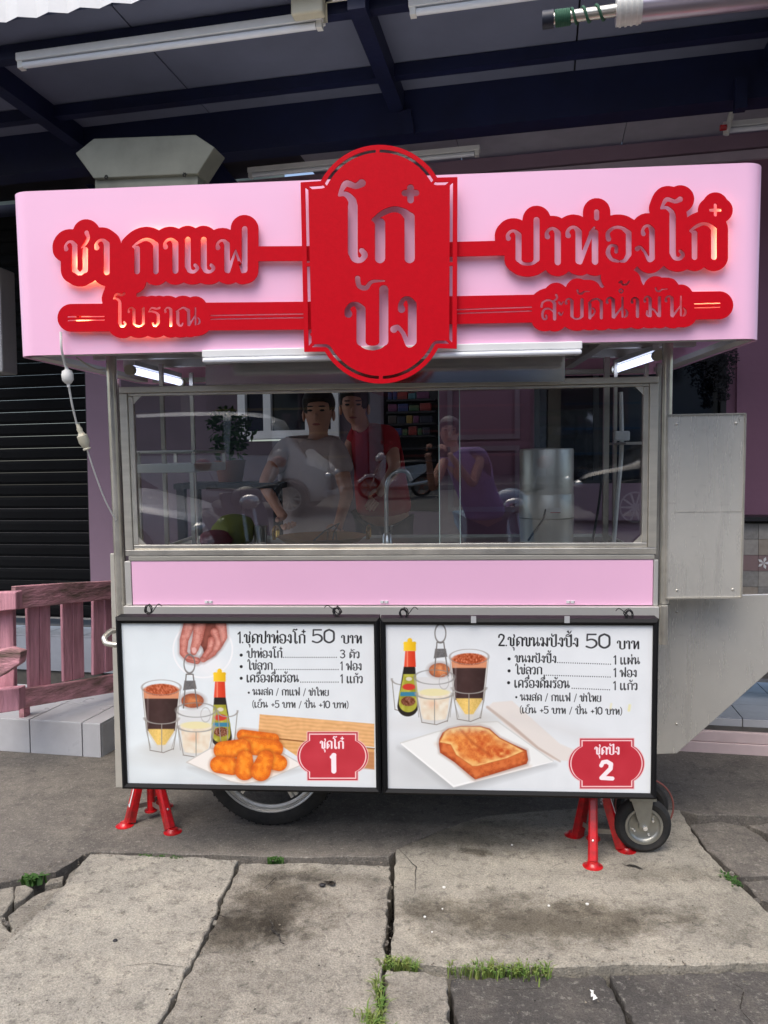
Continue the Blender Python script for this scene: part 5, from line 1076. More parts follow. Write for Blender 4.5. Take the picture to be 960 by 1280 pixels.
def bottle(P, cx_, cy_, lean=1):                    # cx, cy: middle of the cap
    k = lean
    P.fill(cov(P.cap(cx_ + .5 * k, cy_ + 30, cx_ + 2.5 * k, cy_ + 76, 7.5, 13), 1.2), (40, 34, 30))
    body = P.st([[(cx_, cy_ + 30, 7.5), (cx_ + .5 * k, cy_ + 45, 9), (cx_ + 1.5 * k, cy_ + 62, 12.2), (cx_ + 2 * k, cy_ + 72, 12)]], 14)
    lab = np.maximum(body + .3, cy_ + 36 - P.g.py); P.fill(cov(lab, 1.2), np.array((172, 168, 60)) + P.n9[..., None] * 14)
    P.fill(cov(np.maximum(P.ell(cx_ + 1 * k, cy_ + 52, 8, 4), lab), 1.2), (206, 62, 48)); P.fill(cov(np.maximum(np.abs(P.g.py - cy_ - 61) - 2.6, lab + 1.5), 1.2), (60, 130, 160)); P.fill(cov(np.maximum(P.ell(cx_ + 2 * k, cy_ + 70, 9, 6), lab), 1.4), np.array((126, 74, 52)) + P.n3[..., None] * 26); P.fill(cov(P.ell(cx_ + 1 * k, cy_ + 42, 4, 2.5), 1), (220, 214, 190))
    nk = P.st([[(cx_ + .5, cy_ + 8, 6.2), (cx_ + .2, cy_ + 28, 7.4)]], 10); nk = np.maximum(nk, np.maximum(cy_ + 7 - P.g.py, P.g.py - cy_ - 27)); P.fill(cov(nk, 1.2), np.array((226, 74, 48)) + ((P.g.px - cx_) * -2)[..., None]); P.fill(cov(np.maximum(np.abs(P.g.px - cx_ + 3) - .9, nk), 1.2), (250, 160, 130), .7)
    cp = np.maximum(np.abs(P.g.px - cx_) - 7.6, np.abs(P.g.py - cy_ - 1.5) - 5.4); cp = np.minimum(cp, P.cap(cx_, cy_ - 6, cx_, cy_, 3)); cp = np.minimum(cp, P.cap(cx_ - 6, cy_ - 2.5, cx_ + 6, cy_ - 2.5, 2)); P.fill(cov(cp, 1.2), np.array((246, 198, 44)) - ((P.g.px - cx_) * 2.2)[..., None])
def wires(P, sts, c=(138, 134, 128), w=.55): P.fill(cov(P.st([[(x, y, w) for x, y in s] for s in sts])), c, .9)
def ering(P, cx_, cy_, rx, ry, w=.55, c=(142, 138, 132)): P.fill(cov(np.abs(P.ell(cx_, cy_, rx, ry)) - w, .9), c, .9)
def carrier(P, rx_, ry_, hx, hy, cof, eg, bot, sg):
    ering(P, rx_, ry_, 6.8, 11.6, .7, (120, 116, 112)); hold = P.g.poly([(hx - 5, hy), (hx + 5.5, hy), (hx + 9, hy + 18), (hx - 8, hy + 20)]); P.fill(cov(np.maximum(hold, np.maximum(hy + 8 - P.g.py, P.g.py - hy - 20)), 1.2), np.array((112, 110, 110)) + P.n3[..., None] * 6)
    wires(P, [[(hx - 4, hy), (hx + 4.5, hy)], [(hx - 4, hy), (hx - 7.5, hy + 42)], [(hx + 4.5, hy), (hx + 10, hy + 42)]], (118, 114, 110), .8)
def frame_ring(P, cx_, cy_, rx, n=5, h=38, ry=7):
    a = [math.pi * (.08 + .84 * k / (n - 1)) for k in range(n)]; P.fill(cov(np.maximum(np.abs(P.ell(cx_, cy_, rx, ry)) - .6, cy_ - 1 - P.g.py), .9), (160, 156, 150), .95)
    wires(P, [[(cx_ + rx * math.cos(t), cy_ + ry * math.sin(t)), (cx_ + rx * .72 * math.cos(t), cy_ + h + ry * .6 * math.sin(t))] for t in a[::2]], (154, 150, 142), .6); wires(P, [[(cx_ - rx * .7, cy_ + h + 2), (cx_ + rx * .1, cy_ + h + 5), (cx_ + rx * .7, cy_ + h)]], (140, 134, 126), .6)
def badge(P, x0, y0, x1, y1, bx0, bx1, notch, word, wx0, wx1, wb, num, nb_):
    my = (y0 + y1) / 2
    def shp(o):
        A, B = bx0 + o, bx1 - o; t, b = y0 + o, y1 - o
        L = arc3((A, y1 - notch), (x0 + o, my), (A, y0 + notch), 16); Rr = arc3((B, y0 + notch), (x1 - o, my), (B, y1 - notch), 16)
        return [(A, t), (B, t)] + Rr + [(B, b), (A, b)] + L
    d = P.g.poly(shp(0)); P.fill(cov(d - 1.2, 1), (240, 196, 196), .8); P.fill(cov(d, .8), (186, 36, 52)); d2 = P.g.poly(shp(1.6)); P.fill(cov(d2, .8), (252, 214, 214)); d3 = P.g.poly(shp(3.2)); P.fill(cov(d3, .8), np.array((196, 50, 64)) + P.n30[..., None] * 3)
    P.text(word, wx0, wx1, wb, 9.6, col=(255, 236, 240), rk=1.25, al=1); P.fill(cov(P.st(nb_)), (255, 240, 244))
def board_img(name, corners, painter):
    xs = [PC(x, y, YBd).x for x, y in corners]; zs = [PC(x, y, YBd).z for x, y in corners]
    x0, x1 = (xs[0] + xs[3]) / 2, (xs[1] + xs[2]) / 2; z1, z0 = (zs[0] + zs[1]) / 2, (zs[2] + zs[3]) / 2
    g = Grid(x0, x1, z0, z1, YBd, .00125); P = Paint(g, (228, 232, 234)); painter(P); im = np.clip(P.img, 0, 255) / 255
    im_ = bpy.data.images.new(name, g.shape[1], g.shape[0]); a = np.ones(g.shape + (4,), np.float32); a[..., :3] = im; im_.pixels.foreach_set(a.ravel()); im_.update(); im_.pack()
    m = bpy.data.materials.new(name); m.use_nodes = True; n = m.node_tree.nodes; t = n.new('ShaderNodeTexImage'); t.image = im_; b = n['Principled BSDF']; m.node_tree.links.new(t.outputs[0], b.inputs[0]); b.inputs['Roughness'].default_value = .22; b.inputs['Specular IOR Level'].default_value = .4
    return (x0, x1, z0, z1), m
def menu1(P):
    g = P.g; P.img += (P.n30 * 1.6)[..., None]; P.img *= (1 - .05 * soft(P.ell(230, 990, 90, 40), 40))[..., None]
    P.img += (8 * soft(g.px - 330, 300))[..., None] * np.array((.5, 1, 1))
    # halo ring, hand
    ering(P, 253.5, 812, 37, 35, 1.0, (250, 250, 250)); P.fill(soft(P.ell(262, 835, 20, 12), 14), (244, 244, 244), .7)
    sk, sd_, sh = np.array((222, 150, 136)), np.array((176, 96, 84)), np.array((240, 186, 172))
    P.blob(P.st([[(236, 782, 7), (230, 800, 5.5), (229, 816, 4.5), (236, 824, 4), (246, 826, 4.2)]], 10), sk, sd_, sh, 5)
    P.blob(P.st([[(262, 780, 14), (262, 800, 13), (262, 812, 8)]], 12), (150, 84, 72), (110, 58, 50), (170, 100, 86), 8)
    for a in ([(276, 782, 7), (278, 796, 6), (272, 808, 5), (262, 818, 4)], [(268, 790, 5), (272, 804, 4.6), (266, 816, 4.2), (254, 824, 4)], [(264, 800, 4), (262, 812, 3.6), (256, 820, 3.4)]): P.blob(P.st([a], 10), sk, sd_, sh, 4)
    P.blob(P.st([[(250, 780, 7.5), (247, 798, 6.5), (243, 811, 5.2), (242, 815, 4)]], 10), sk, sd_, sh, 5); P.fill(cov(P.ell(242.5, 813, 3, 3.8), 1.2), (240, 196, 190), .8)
    P.fill(cov(P.st([[(232, 824, .9), (246, 827, .9)]])), (150, 82, 72), .5)
    # items
    P.fill(soft(P.ell(225, 946, 50, 10), 16), (200, 198, 192), .5)
    P.blob(P.ell(240.5, 876, 14, 9), (206, 122, 74), (150, 82, 60), (232, 170, 120), 7)
    bottle(P, 274.4, 845, 1); frame_ring(P, 284.5, 889, 12.5, 5, 36, 7); coffee(P, 201.5, 859.4); frame_ring(P, 202, 898, 21, 5, 38); egg(P, 244.9, 887.7); frame_ring(P, 245, 908, 23, 5, 34)
    carrier(P, 236.7, 830, 236.7, 843, 0, 0, 0, 1)
    # wood
    for q, c in (([(324.6, 893), (468, 905), (468, 934), (322.7, 921)], (232, 178, 120)), ([(335, 921), (468, 936), (468, 962), (372, 946)], (228, 172, 108))):
        d = g.poly(q); gr = np.sin((g.py - g.px * .075) * 1.3 + P.n30 * 1.4 + np.sin(g.px * .05) * .8) * 7 + P.n9 * 4; P.fill(cov(d, 1), np.array(c) + gr[..., None])
    P.fill(cov(P.st([[(322, 921, .8), (468, 936, .8)]])), (128, 78, 40), .8); P.fill(cov(g.poly([(440, 938), (468, 940), (468, 962), (430, 960)]), 2), (176, 112, 76), .6)
    # plate and dough sticks
    pl = g.poly([(233, 953), (262, 936), (340, 934), (378, 956), (330, 976), (305, 980), (288, 977)]); P.fill(soft(g.poly([(236, 960), (300, 984), (378, 962), (300, 950)]), 9), (176, 176, 174), .6); P.fill(cov(pl, 1), (244, 238, 230)); P.fill(cov(np.abs(pl) - .7, .9), (206, 202, 196)); P.fill(soft(g.poly([(270, 962), (330, 972), (352, 962), (300, 955)]), 8), (224, 176, 146), .8)
    o, dk, hi = (255, 142, 28), (214, 92, 16), (255, 186, 78)
    for a in ((303, 919, 342, 924, 7, 7), (308, 932, 343, 936, 11, 11), (278, 938, 303, 935, 11, 11), (336, 950, 349, 954, 11, 10), (273, 956, 290, 958, 10.5, 11), (306, 948, 306, 963, 10, 12.5), (332, 948, 326, 964, 10, 12.5)): P.blob(P.cap(*a), o, dk, hi, 9)
    T_ = P.text
    T_('1.ชุดปาท่องโก๋', 297, 382, 804, 11.2, 804.4); T_('50', 389.6, 419, 803.8, 13.2, rk=.85, col=(60, 60, 62)); T_('บาท', 426.6, 452.4, 804.4, 10.2)
    T_('ปาท่องโก๋', 308.4, 353, 822.4, 8.8); T_('3 ตัว', 425.2, 449.5, 822.8, 8.0); T_('ไข่ลวก', 309.4, 340.6, 837.4, 8.8); T_('1 ฟอง', 425.6, 452, 838, 8.6); T_('เครื่องดื่มร้อน', 308.4, 373.6, 853, 9.2); T_('1 แก้ว', 425.6, 453.4, 854, 8.6)
    T_('นมสด / กาแฟ / ชาไทย', 315.4, 411, 869, 7.4, 870); T_('(เย็น +5 บาท / ปั่น +10 บาท)', 315.6, 435.6, 884.6, 7.0, 885.4)
    for y, a, b in ((821.8, 354.5, 423), (837, 343, 423), (852.8, 376, 423)): P.fill(cov(P.st([[(x, y, .62), (x + .01, y, .62)] for x in np.arange(a, b, 2.75)])), (50, 50, 52))
    for x, y, r in ((301.5, 819, 1.9), (301.5, 833.4, 1.9), (301.5, 848, 1.9), (311, 866, 1.3)): P.fill(cov(P.ell(x, y, r, r)), (40, 40, 42))
    badge(P, 372, 915.4, 460, 975.4, 384.5, 447.2, 10.6, 'ชุดโก๋', 400, 430, 936, '1', [[(414.5, 946.5, 2.2), (418, 944, 2.6)], [(417.2, 944.5, 3.2), (417.4, 964, 3.2)]])
def menu2(P):
    g = P.g; P.img += (P.n30 * 1.6)[..., None]; P.img += (6 * soft(700 - g.px, 200))[..., None]
    P.fill(soft(P.ell(540, 960, 60, 30), 30), (196, 198, 198), .6)
    # pale board behind and plate
    bd = g.poly([(609, 884), (616, 878), (640, 876), (700, 930), (760, 955), (690, 950), (640, 915)]); P.fill(cov(bd, 2), (232, 224, 216), .9); P.fill(cov(P.st([[(609, 884, 1.6), (640, 908, 2.0), (672, 935, 1.5), (700, 952, .8)]]), 2), (190, 168, 154), .8)
    P.fill(soft(g.poly([(640, 895), (720, 925), (770, 930), (700, 905)]), 20), (206, 202, 198), .35)
    pl = g.poly([(500.5, 929), (545, 915), (600, 903), (622, 902), (691, 951.6), (640, 965), (567, 984)]); P.fill(soft(g.poly([(498, 935), (568, 992), (694, 956), (600, 940)]), 10), (172, 174, 174), .7); P.fill(cov(pl, 1), (240, 241, 238)); P.fill(cov(np.abs(pl) - .8, 1), (214, 214, 210)); P.fill(cov(P.st([[(502, 930, 1), (567, 983, 1.1), (690, 952, .8)]]), 1.2), (252, 252, 250))
    P.fill(soft(g.poly([(545, 930), (590, 975), (662, 958), (600, 940)]), 9), (214, 190, 172), .7)
    sk = [(548.5, 930), (549, 924), (553, 916), (560, 911), (576, 907.5), (600, 907.5), (612, 911), (624, 922), (640, 930), (658, 938), (660, 950), (658, 955), (594, 974.5), (588, 970), (568, 953), (550, 941)]
    d = g.poly(sk); P.blob(d, (214, 110, 56), (160, 66, 34), (232, 140, 82), 6)
    top = [(549, 928), (556, 915), (562, 911), (576, 908.5), (600, 908.5), (611, 912), (624, 923), (640, 931), (655, 939), (634, 948), (596, 958), (590, 958), (570, 944), (563, 931)]
    d2 = g.poly(top); t = np.clip(-d2 / 8, 0, 1) + P.n9 * .22; t = np.clip(t, 0, 1)[..., None]; gr = np.clip(((g.px - 560) * .011 + P.n9 * .25 + P.n3 * .12), 0, 1)[..., None]
    P.fill(cov(d2, 1.2), np.array((248, 204, 130)) * (1 - t) + (np.array((238, 150, 74)) * (1 - gr) + np.array((200, 88, 42)) * gr) * t); P.fill(cov(np.abs(d2) - .6, 1.2), (196, 104, 52), .7); P.fill(soft(P.st([[(575, 912, 1), (590, 928, 1.5), (612, 944, 1)]]), 3), (176, 80, 40), .6)
    # carrier set
    P.fill(soft(P.ell(560, 905, 50, 9), 16), (204, 202, 196), .5)
    frame_ring(P, 502.5, 849, 13, 5, 36, 7); bottle(P, 512, 806.7, -1); P.blob(P.ell(549, 838, 13, 9), (222, 136, 84), (160, 92, 66), (238, 180, 130), 7)
    coffee(P, 586.3, 821); frame_ring(P, 586, 860, 21, 5, 37); egg(P, 542.8, 846.5); frame_ring(P, 543, 867, 23, 5, 34); carrier(P, 550.3, 791.7, 550, 803, 0, 0, 0, 1)
    T_ = P.text
    T_('2.ชุดขนมปังปิ้ง', 622.6, 722.6, 807.6, 11.4, 808.8); T_('50', 731.6, 763.4, 810.4, 14, rk=.85, col=(60, 60, 62)); T_('บาท', 771, 798.8, 811.4, 10.4)
    T_('ขนมปังปิ้ง', 643.3, 695, 828, 8.8, 828.8); T_('1 แผ่น', 766.9, 799.8, 830.6, 8.8); T_('ไข่ลวก', 644, 677.4, 843, 9); T_('1 ฟอง', 766.9, 795.6, 846.4, 8.8); T_('เครื่องดื่มร้อน', 643, 712, 859.6, 9.4, 860.4); T_('1 แก้ว', 766.4, 796.6, 862.6, 8.6)
    T_('นมสด / กาแฟ / ชาไทย', 649.8, 751.3, 876, 7.8, 877.4); T_('(เย็น +5 บาท / ปั่น +10 บาท)', 649.8, 777.4, 891.6, 7.2, 893.6)
    for y, a, b, y2 in ((828.2, 697, 764, 830.4), (844, 680, 763, 846.4), (860.4, 715, 763, 862.4)): P.fill(cov(P.st([[(x, y + (y2 - y) * (x - a) / (b - a), .62), (x + .01, y + (y2 - y) * (x - a) / (b - a), .62)] for x in np.arange(a, b, 2.75)])), (50, 50, 52))
    for x, y, r in ((636.2, 823.7, 1.9), (636.2, 838.7, 1.9), (635.6, 853.5, 1.9), (645.2, 871.6, 1.3)): P.fill(cov(P.ell(x, y, r, r)), (40, 40, 42))
    P.fill(soft(P.cap(787, 882, 786, 888, 1.6), 2), (240, 232, 170), .8); P.fill(soft(P.cap(764, 880, 763, 886, 1.0), 2), (240, 232, 180), .7)
    badge(P, 711, 923.4, 805, 985.8, 725, 792, 9.8, 'ชุดปัง', 743, 774, 943.4, '2', [[(751.5, 957, 2.6), (753.5, 953, 2.6), (758.6, 952.2, 2.6), (763.6, 955.4, 2.8), (763, 961, 2.8), (751.6, 972.6, 2.6), (765.4, 973.4, 2.6)]])
for nm, outer, pic, painter, lab in (('menu_one', [(146.5, 770.5), (475.4, 772), (475.4, 991), (152.5, 985)], 0, menu1, 'left black framed menu board with dough sticks and coffee, badge 1'), ('menu_two', [(476.6, 772), (824, 773.5), (818.5, 999), (477.5, 991)], 0, menu2, 'right black framed menu board with toast on a plate, badge 2')):
    xs = [PC(x, y, YBd).x for x, y in outer]; zs = [PC(x, y, YBd).z for x, y in outer]
    X0, X1, Z1, Z0 = (xs[0] + xs[3]) / 2, (xs[1] + xs[2]) / 2, (zs[0] + zs[1]) / 2, (zs[2] + zs[3]) / 2; fw = .0185 if 1 else 0
    g_ = (X0 + fw, X1 - fw, Z0 + .0195, Z1 - .0225)
    b = thing('menu_board', lab, 'menu board', ((X0 + X1) / 2, YBd, Z0), 'c')
    P4 = [(X0, Z0), (X1, Z0), (X1, Z1), (X0, Z1)]; I4 = [(g_[0], g_[2]), (g_[1], g_[2]), (g_[1], g_[3]), (g_[0], g_[3])]
    for k in range(4):                              # four mitred frame mouldings with a raised middle
        j = (k + 1) % 4; mid = [((P4[q][0] * .5 + I4[q][0] * .5), (P4[q][1] * .5 + I4[q][1] * .5)) for q in (k, j)]
        rows = [[Vector((P4[q][0], YBd + .05, P4[q][1])) for q in (k, j)], [Vector((P4[q][0], YBd - .006, P4[q][1])) for q in (k, j)], [Vector((m_[0], YBd - .014, m_[1])) for m_ in mid], [Vector((I4[q][0], YBd - .008, I4[q][1])) for q in (k, j)], [Vector((I4[q][0], YBd + .004, I4[q][1])) for q in (k, j)]]
        mb = MB(); mb.v = [v for r_ in rows for v in r_]; mb.f = [(2 * q, 2 * q + 1, 2 * q + 3, 2 * q + 2) for q in range(4)]; obj('frame_bar', mb, blackf, b, frame='c')
    obj('back_panel', MB().box(X0 + .004, X1 - .004, YBd + .02, YBd + .048, Z0 + .004, Z1 - .004), black, b, frame='c')
    cor = [(g_[0], g_[3]), (g_[1], g_[3]), (g_[1], g_[2]), (g_[0], g_[2])]
    gg = Grid(g_[0], g_[1], g_[2], g_[3], YBd, .00125); Pn = Paint(gg, (228, 232, 234)); painter(Pn); im = np.clip(Pn.img, 0, 255) / 255
    im_ = bpy.data.images.new(nm, gg.shape[1], gg.shape[0]); a = np.ones(gg.shape + (4,), np.float32); a[..., :3] = im; im_.pixels.foreach_set(a.ravel()); im_.update(); im_.pack()
    m = bpy.data.materials.new(nm); m.use_nodes = True; n_ = m.node_tree.nodes; t = n_.new('ShaderNodeTexImage'); t.image = im_; bs = n_['Principled BSDF']; m.node_tree.links.new(t.outputs[0], bs.inputs[0]); bs.inputs['Roughness'].default_value = .25
    pr_ = obj('menu_print', MB().add([(g_[0], YBd, g_[2]), (g_[1], YBd, g_[2]), (g_[1], YBd, g_[3]), (g_[0], YBd, g_[3])], [(0, 1, 2, 3)]), m, b, frame='c')
    uv = pr_.data.uv_layers.new(); co = {0: (0, 0), 1: (1, 0), 2: (1, 1), 3: (0, 1)}
    for lp in pr_.data.loops: uv.data[lp.index].uv = co[lp.vertex_index]
for px, py in ((592, 774), (709, 774)):
    p = PC(px, py, 2.66); tag(obj('clear_tape', MB().box(p.x - .009, p.x + .009, 2.662, 2.664, p.z - .014, p.z + .010), mat('tape', (176, 178, 180), .3), frame='c'), 'small strip of tape on the top edge of the right board, %s' % ('nearer its middle' if px < 650 else 'further right'), 'tape')
# ------------------------------------------------------------------ people
def skinobj(name, verts, edges, m, parent, frame='w', sub=2, root=0):
    off = Vector(parent['gbase']); me = bpy.data.meshes.new(name); me.from_pydata([Vector(v[:3]) - off for v in verts], edges, [])
    o = bpy.data.objects.new(name, me); COL.objects.link(o); o.parent = parent; o['gbase'] = parent['gbase']
    sk = o.modifiers.new('skin', 'SKIN'); sk.use_smooth_shade = True
    for i, v in enumerate(verts): me.skin_vertices[0].data[i].radius = (v[3], v[4] if len(v) > 4 else v[3])
    me.skin_vertices[0].data[root].use_root = True
    s = o.modifiers.new('sub', 'SUBSURF'); s.levels = sub; s.render_levels = sub; me.materials.append(m); return o
def chain(ch):                      # {name: (x,y,z,r[,r2])} plus links -> verts, edges
    names = list(ch[0]); return [ch[0][n] for n in names], [(names.index(a), names.index(b)) for a, b in ch[1]]
def person(label, base, J, cloth, low, hairdef, face=1, frame='w'):
    """J: joints in the frame: pelvis, waist, chest, neck, head, and per side shoulder, elbow, wrist, hip, knee, ankle"""
    t = thing('person', label, 'person', base, frame)
    V = {k: Vector(v) for k, v in J.items()}; b = {}
    def p(n, v, r, r2=None): b[n] = (*v, r) if r2 is None else (*v, r, r2)
    H = V['head']; N = V['neck']; f = face
    p('pelvis', V['pelvis'], .12, .09); p('waist', V['waist'], .10, .08); p('chest', V['chest'], .145, .10); p('nb', N - Vector((0, 0, .05)), .06); p('neck', N, .048)
    p('jaw', H - Vector((0, 0, .07)), .055, .062); p('head', H + Vector((0, 0, .0)), .074, .09); p('crown', H + Vector((0, 0, .06)), .066, .08)
    E = [('pelvis', 'waist'), ('waist', 'chest'), ('chest', 'nb'), ('nb', 'neck'), ('neck', 'jaw'), ('jaw', 'head'), ('head', 'crown')]
    for s in 'lr':
        p('sh' + s, V['sh' + s], .052); p('el' + s, V['el' + s], .036); p('wr' + s, V['wr' + s], .024); p('hip' + s, V['hip' + s], .085); p('kn' + s, V['kn' + s], .055); p('an' + s, V['an' + s], .035); p('toe' + s, V['an' + s] + Vector((0, .13 * f, -.05)), .03)
        p('pm' + s, V['wr' + s] + (V['wr' + s] - V['el' + s]).normalized() * .05, .030, .016)
        E += [('chest', 'sh' + s), ('sh' + s, 'el' + s), ('el' + s, 'wr' + s), ('wr' + s, 'pm' + s), ('pelvis', 'hip' + s), ('hip' + s, 'kn' + s), ('kn' + s, 'an' + s), ('an' + s, 'toe' + s)]
    body = skinobj('body', *chain((b, E)), skin, t)
    for s in 'lr':                                  # five curled fingers on each hand
        w = V['wr' + s]; d = (w - V['el' + s]).normalized(); tgt = V.get('grip' + s, w + d * .1); pc = w + d * .06; g_ = (tgt - pc).normalized() if (tgt - pc).length > .01 else d; sd_ = d.cross(g_); sd_ = sd_.normalized() if sd_.length > .05 else d.orthogonal().normalized()
        for k in range(4):
            o_ = pc + sd_ * (.027 - .018 * k) + d * .015; ln = (.9, 1.0, .95, .75)[k]
            skinobj('finger', [(*o_, .009), (*(o_ + d * .03 * ln), .0085), (*(o_ + d * .045 * ln + g_ * .02 * ln), .0078), (*(o_ + d * .035 * ln + g_ * .042 * ln), .0068)], [(0, 1), (1, 2), (2, 3)], skin, body)
        o_ = w + d * .03 + sd_ * .025; skinobj('thumb', [(*o_, .011), (*(o_ + sd_ * .018 + d * .02 + g_ * .01), .0095), (*(o_ + sd_ * .014 + d * .035 + g_ * .035), .008)], [(0, 1), (1, 2)], skin, body)
    # face
    H = H + Vector((0, 0, -.02 if f < 0 else 0))
    F_ = Vector((0, f, 0)); nose = MB().ell(H + F_ * .088 + Vector((0, 0, -.022)), (.012, .018, .022), 10, 6); obj('nose', nose, skin, body, smooth=True)
    for s in (-1, 1):
        obj('eye', MB().ell(H + F_ * .078 + Vector((s * .031, 0, .012)), (.013, .008, .006), 10, 6), black, body, smooth=True); obj('eyebrow', MB().ell(H + F_ * .082 + Vector((s * .031, 0, .032)), (.019, .007, .004), 8, 5), hair, body, smooth=True)
        obj('ear', MB().ell(H + Vector((s * .077, -.005 * f, -.01)), (.01, .02, .03), 8, 6), skin, body, smooth=True)
    obj('mouth', MB().ell(H + F_ * .08 + Vector((0, 0, -.058)), (.022, .008, .006), 10, 5), mat('lips', (170, 90, 86), .5), body, smooth=True)
    H = V['head']; hv = MB().ell(H - F_ * .014 + Vector((0, 0, .03)), (.087, .1, .09), 20, 12); rr = random.Random(1)
    keep = MB(); 
    for p_ in hv.v:
        q = p_ - H
        if q.y * f > .045 and q.z < (.06 if face > 0 else .035): p_ -= F_ * (q.y * f - .045)
    obj('hair', hv, hair, t, smooth=True)
    if hairdef == 'bun': obj('hair_bun', MB().ell(H - F_ * .1 + Vector((0, 0, .03)), (.04, .04, .04), 12, 8), hair, t, smooth=True)
    # clothes: a looser skin over the same joints
    c = {}; ce = []
    def q(n, v, r, r2=None): c[n] = (*v, r) if r2 is None else (*v, r, r2)
    q('hem', V['pelvis'] - Vector((0, 0, .06)), .175, .15); q('pelvis', V['pelvis'] + Vector((0, 0, .02)), .175, .145); q('waist', V['waist'], .162, .135); q('chest', V['chest'], .172, .122); q('neck', N - Vector((0, 0, .045)), .082, .07); ce = [('hem', 'pelvis'), ('pelvis', 'waist'), ('waist', 'chest'), ('chest', 'neck')]
    for s in 'lr':
        k = cloth[1]; e = V['sh' + s].lerp(V['el' + s], k); q('sh' + s, V['sh' + s], .075); q('sl' + s, e, .068 if k > .3 else .07); ce += [('chest', 'sh' + s), ('sh' + s, 'sl' + s)]
    skinobj('shirt', *chain((c, ce)), cloth[0], t)
    c = {'pelvis': (*V['pelvis'], .15, .12)}; ce = []
    for s in 'lr': c['h' + s] = (*V['hip' + s], .1); c['k' + s] = (*V['kn' + s], .075); c['a' + s] = (*(V['an' + s] + Vector((0, 0, .05))), .06); ce += [('pelvis', 'h' + s), ('h' + s, 'k' + s), ('k' + s, 'a' + s)]
    skinobj('trousers', *chain((c, ce)), low, t)
    for s in 'lr': a = V['an' + s]; obj('shoe', MB().ell(a + Vector((0, .06 * f, -.045)), (.045, .13, .04), 14, 8), black, t, smooth=True)
    return t
J = dict(head=(.075, -.27, 1.525), neck=(.10, -.29, 1.40), chest=(.2, -.32, 1.2), waist=(.29, -.33, 1.02), pelvis=(.36, -.34, .87), shr=(.32, -.30, 1.33), shl=(.04, -.33, 1.31), elr=(.25, -.13, 1.11), ell=(-.06, -.14, 1.08), wrr=(.09, -.045, 1.33), wrl=(-.085, -.055, 1.32),
         gripr=(.0, -.03, 1.37), gripl=(0, -.03, 1.37), hipr=(.44, -.34, .8), hipl=(.30, -.34, .8), knr=(.45, -.3, .42), knl=(.27, -.32, .42), anr=(.44, -.34, .04 - .1 + .02), anl=(.24, -.35, -.04))
for k in ('anr', 'anl'): J[k] = (J[k][0], J[k][1], .085)
photog = person('woman in a sleeveless lilac top holding up a phone, seen mirrored in the cart glass', (.34, -.34, 0), J, (lilac, .12), jeans, 'bun')
ph = thing('phone', 'black phone held up by the woman in lilac', 'phone', (0, -.036, 1.3)); obj('case', MB().box(-.078, .078, -.042, -.034, 1.335, 1.412), black, ph, bevel=.004); obj('lens', MB().tube([(0, -.034, 1.38), (0, -.031, 1.38)], .008, 14), dglass, ph)
# vendor in the cart
def cj(px, py, Y): p = PC(px, py, Y); return (p.x, p.y, p.z)
Jv = dict(head=cj(398, 512, 3.95), neck=cj(398, 540, 3.96), chest=cj(392, 590, 3.97), waist=cj(388, 640, 3.97), pelvis=cj(386, 690, 3.98), shr=cj(420, 560, 3.93), shl=cj(352, 565, 3.95), elr=cj(434, 618, 3.86), ell=cj(330, 606, 3.8), wrr=cj(424, 652, 3.62), wrl=cj(350, 640, 3.7), gripr=cj(414, 668, 3.4), gripl=cj(360, 640, 3.6))
pz = Jv['pelvis']; Jv.update(hipr=(pz[0] + .09, 3.98, pz[2] - .08), hipl=(pz[0] - .09, 3.98, pz[2] - .08), knr=(pz[0] + .1, 3.96, .45), knl=(pz[0] - .1, 3.96, .45), anr=(pz[0] + .1, 4.0, .09), anl=(pz[0] - .1, 4.0, .09))
person('vendor in a pale loose shirt working behind the cart glass with tongs', (pz[0], 3.98, 0), Jv, (shirtm, .62), jeans, 'short', -1, 'c')
p = PC(416, 658, 3.5); tg = MB().tube([PC(424, 654, 3.52), PC(418, 664, 3.3), PC(416, 674, 3.2)], .003, 6).tube([PC(424, 654, 3.52), PC(405, 664, 3.3), PC(392, 676, 3.2)], .003, 6)
tag(obj('tongs', tg, darkm, frame='c'), 'thin dark tongs in the hand of the vendor', 'tongs')
Jr = dict(head=cj(443, 505, 4.25), neck=cj(450, 525, 4.3), chest=cj(466, 558, 4.36), waist=cj(474, 598, 4.4), pelvis=cj(480, 635, 4.42), shr=cj(486, 548, 4.3), shl=cj(446, 540, 4.36), elr=cj(494, 585, 4.2), ell=cj(432, 575, 4.3), wrr=cj(478, 610, 4.15), wrl=cj(420, 600, 4.2))
pz = Jr['pelvis']; Jr.update(hipr=(pz[0] + .08, 4.42, pz[2] - .08), hipl=(pz[0] - .08, 4.42, pz[2] - .08), knr=(pz[0] + .09, 4.4, .62), knl=(pz[0] - .09, 4.4, .62), anr=(pz[0] + .09, 4.42, .28), anl=(pz[0] - .09, 4.42, .28))
person('person in a red shirt leaning behind the vendor inside the cart glass', (pz[0], 4.42, 0), Jr, (redcloth, .6), jeans, 'short', -1, 'c')
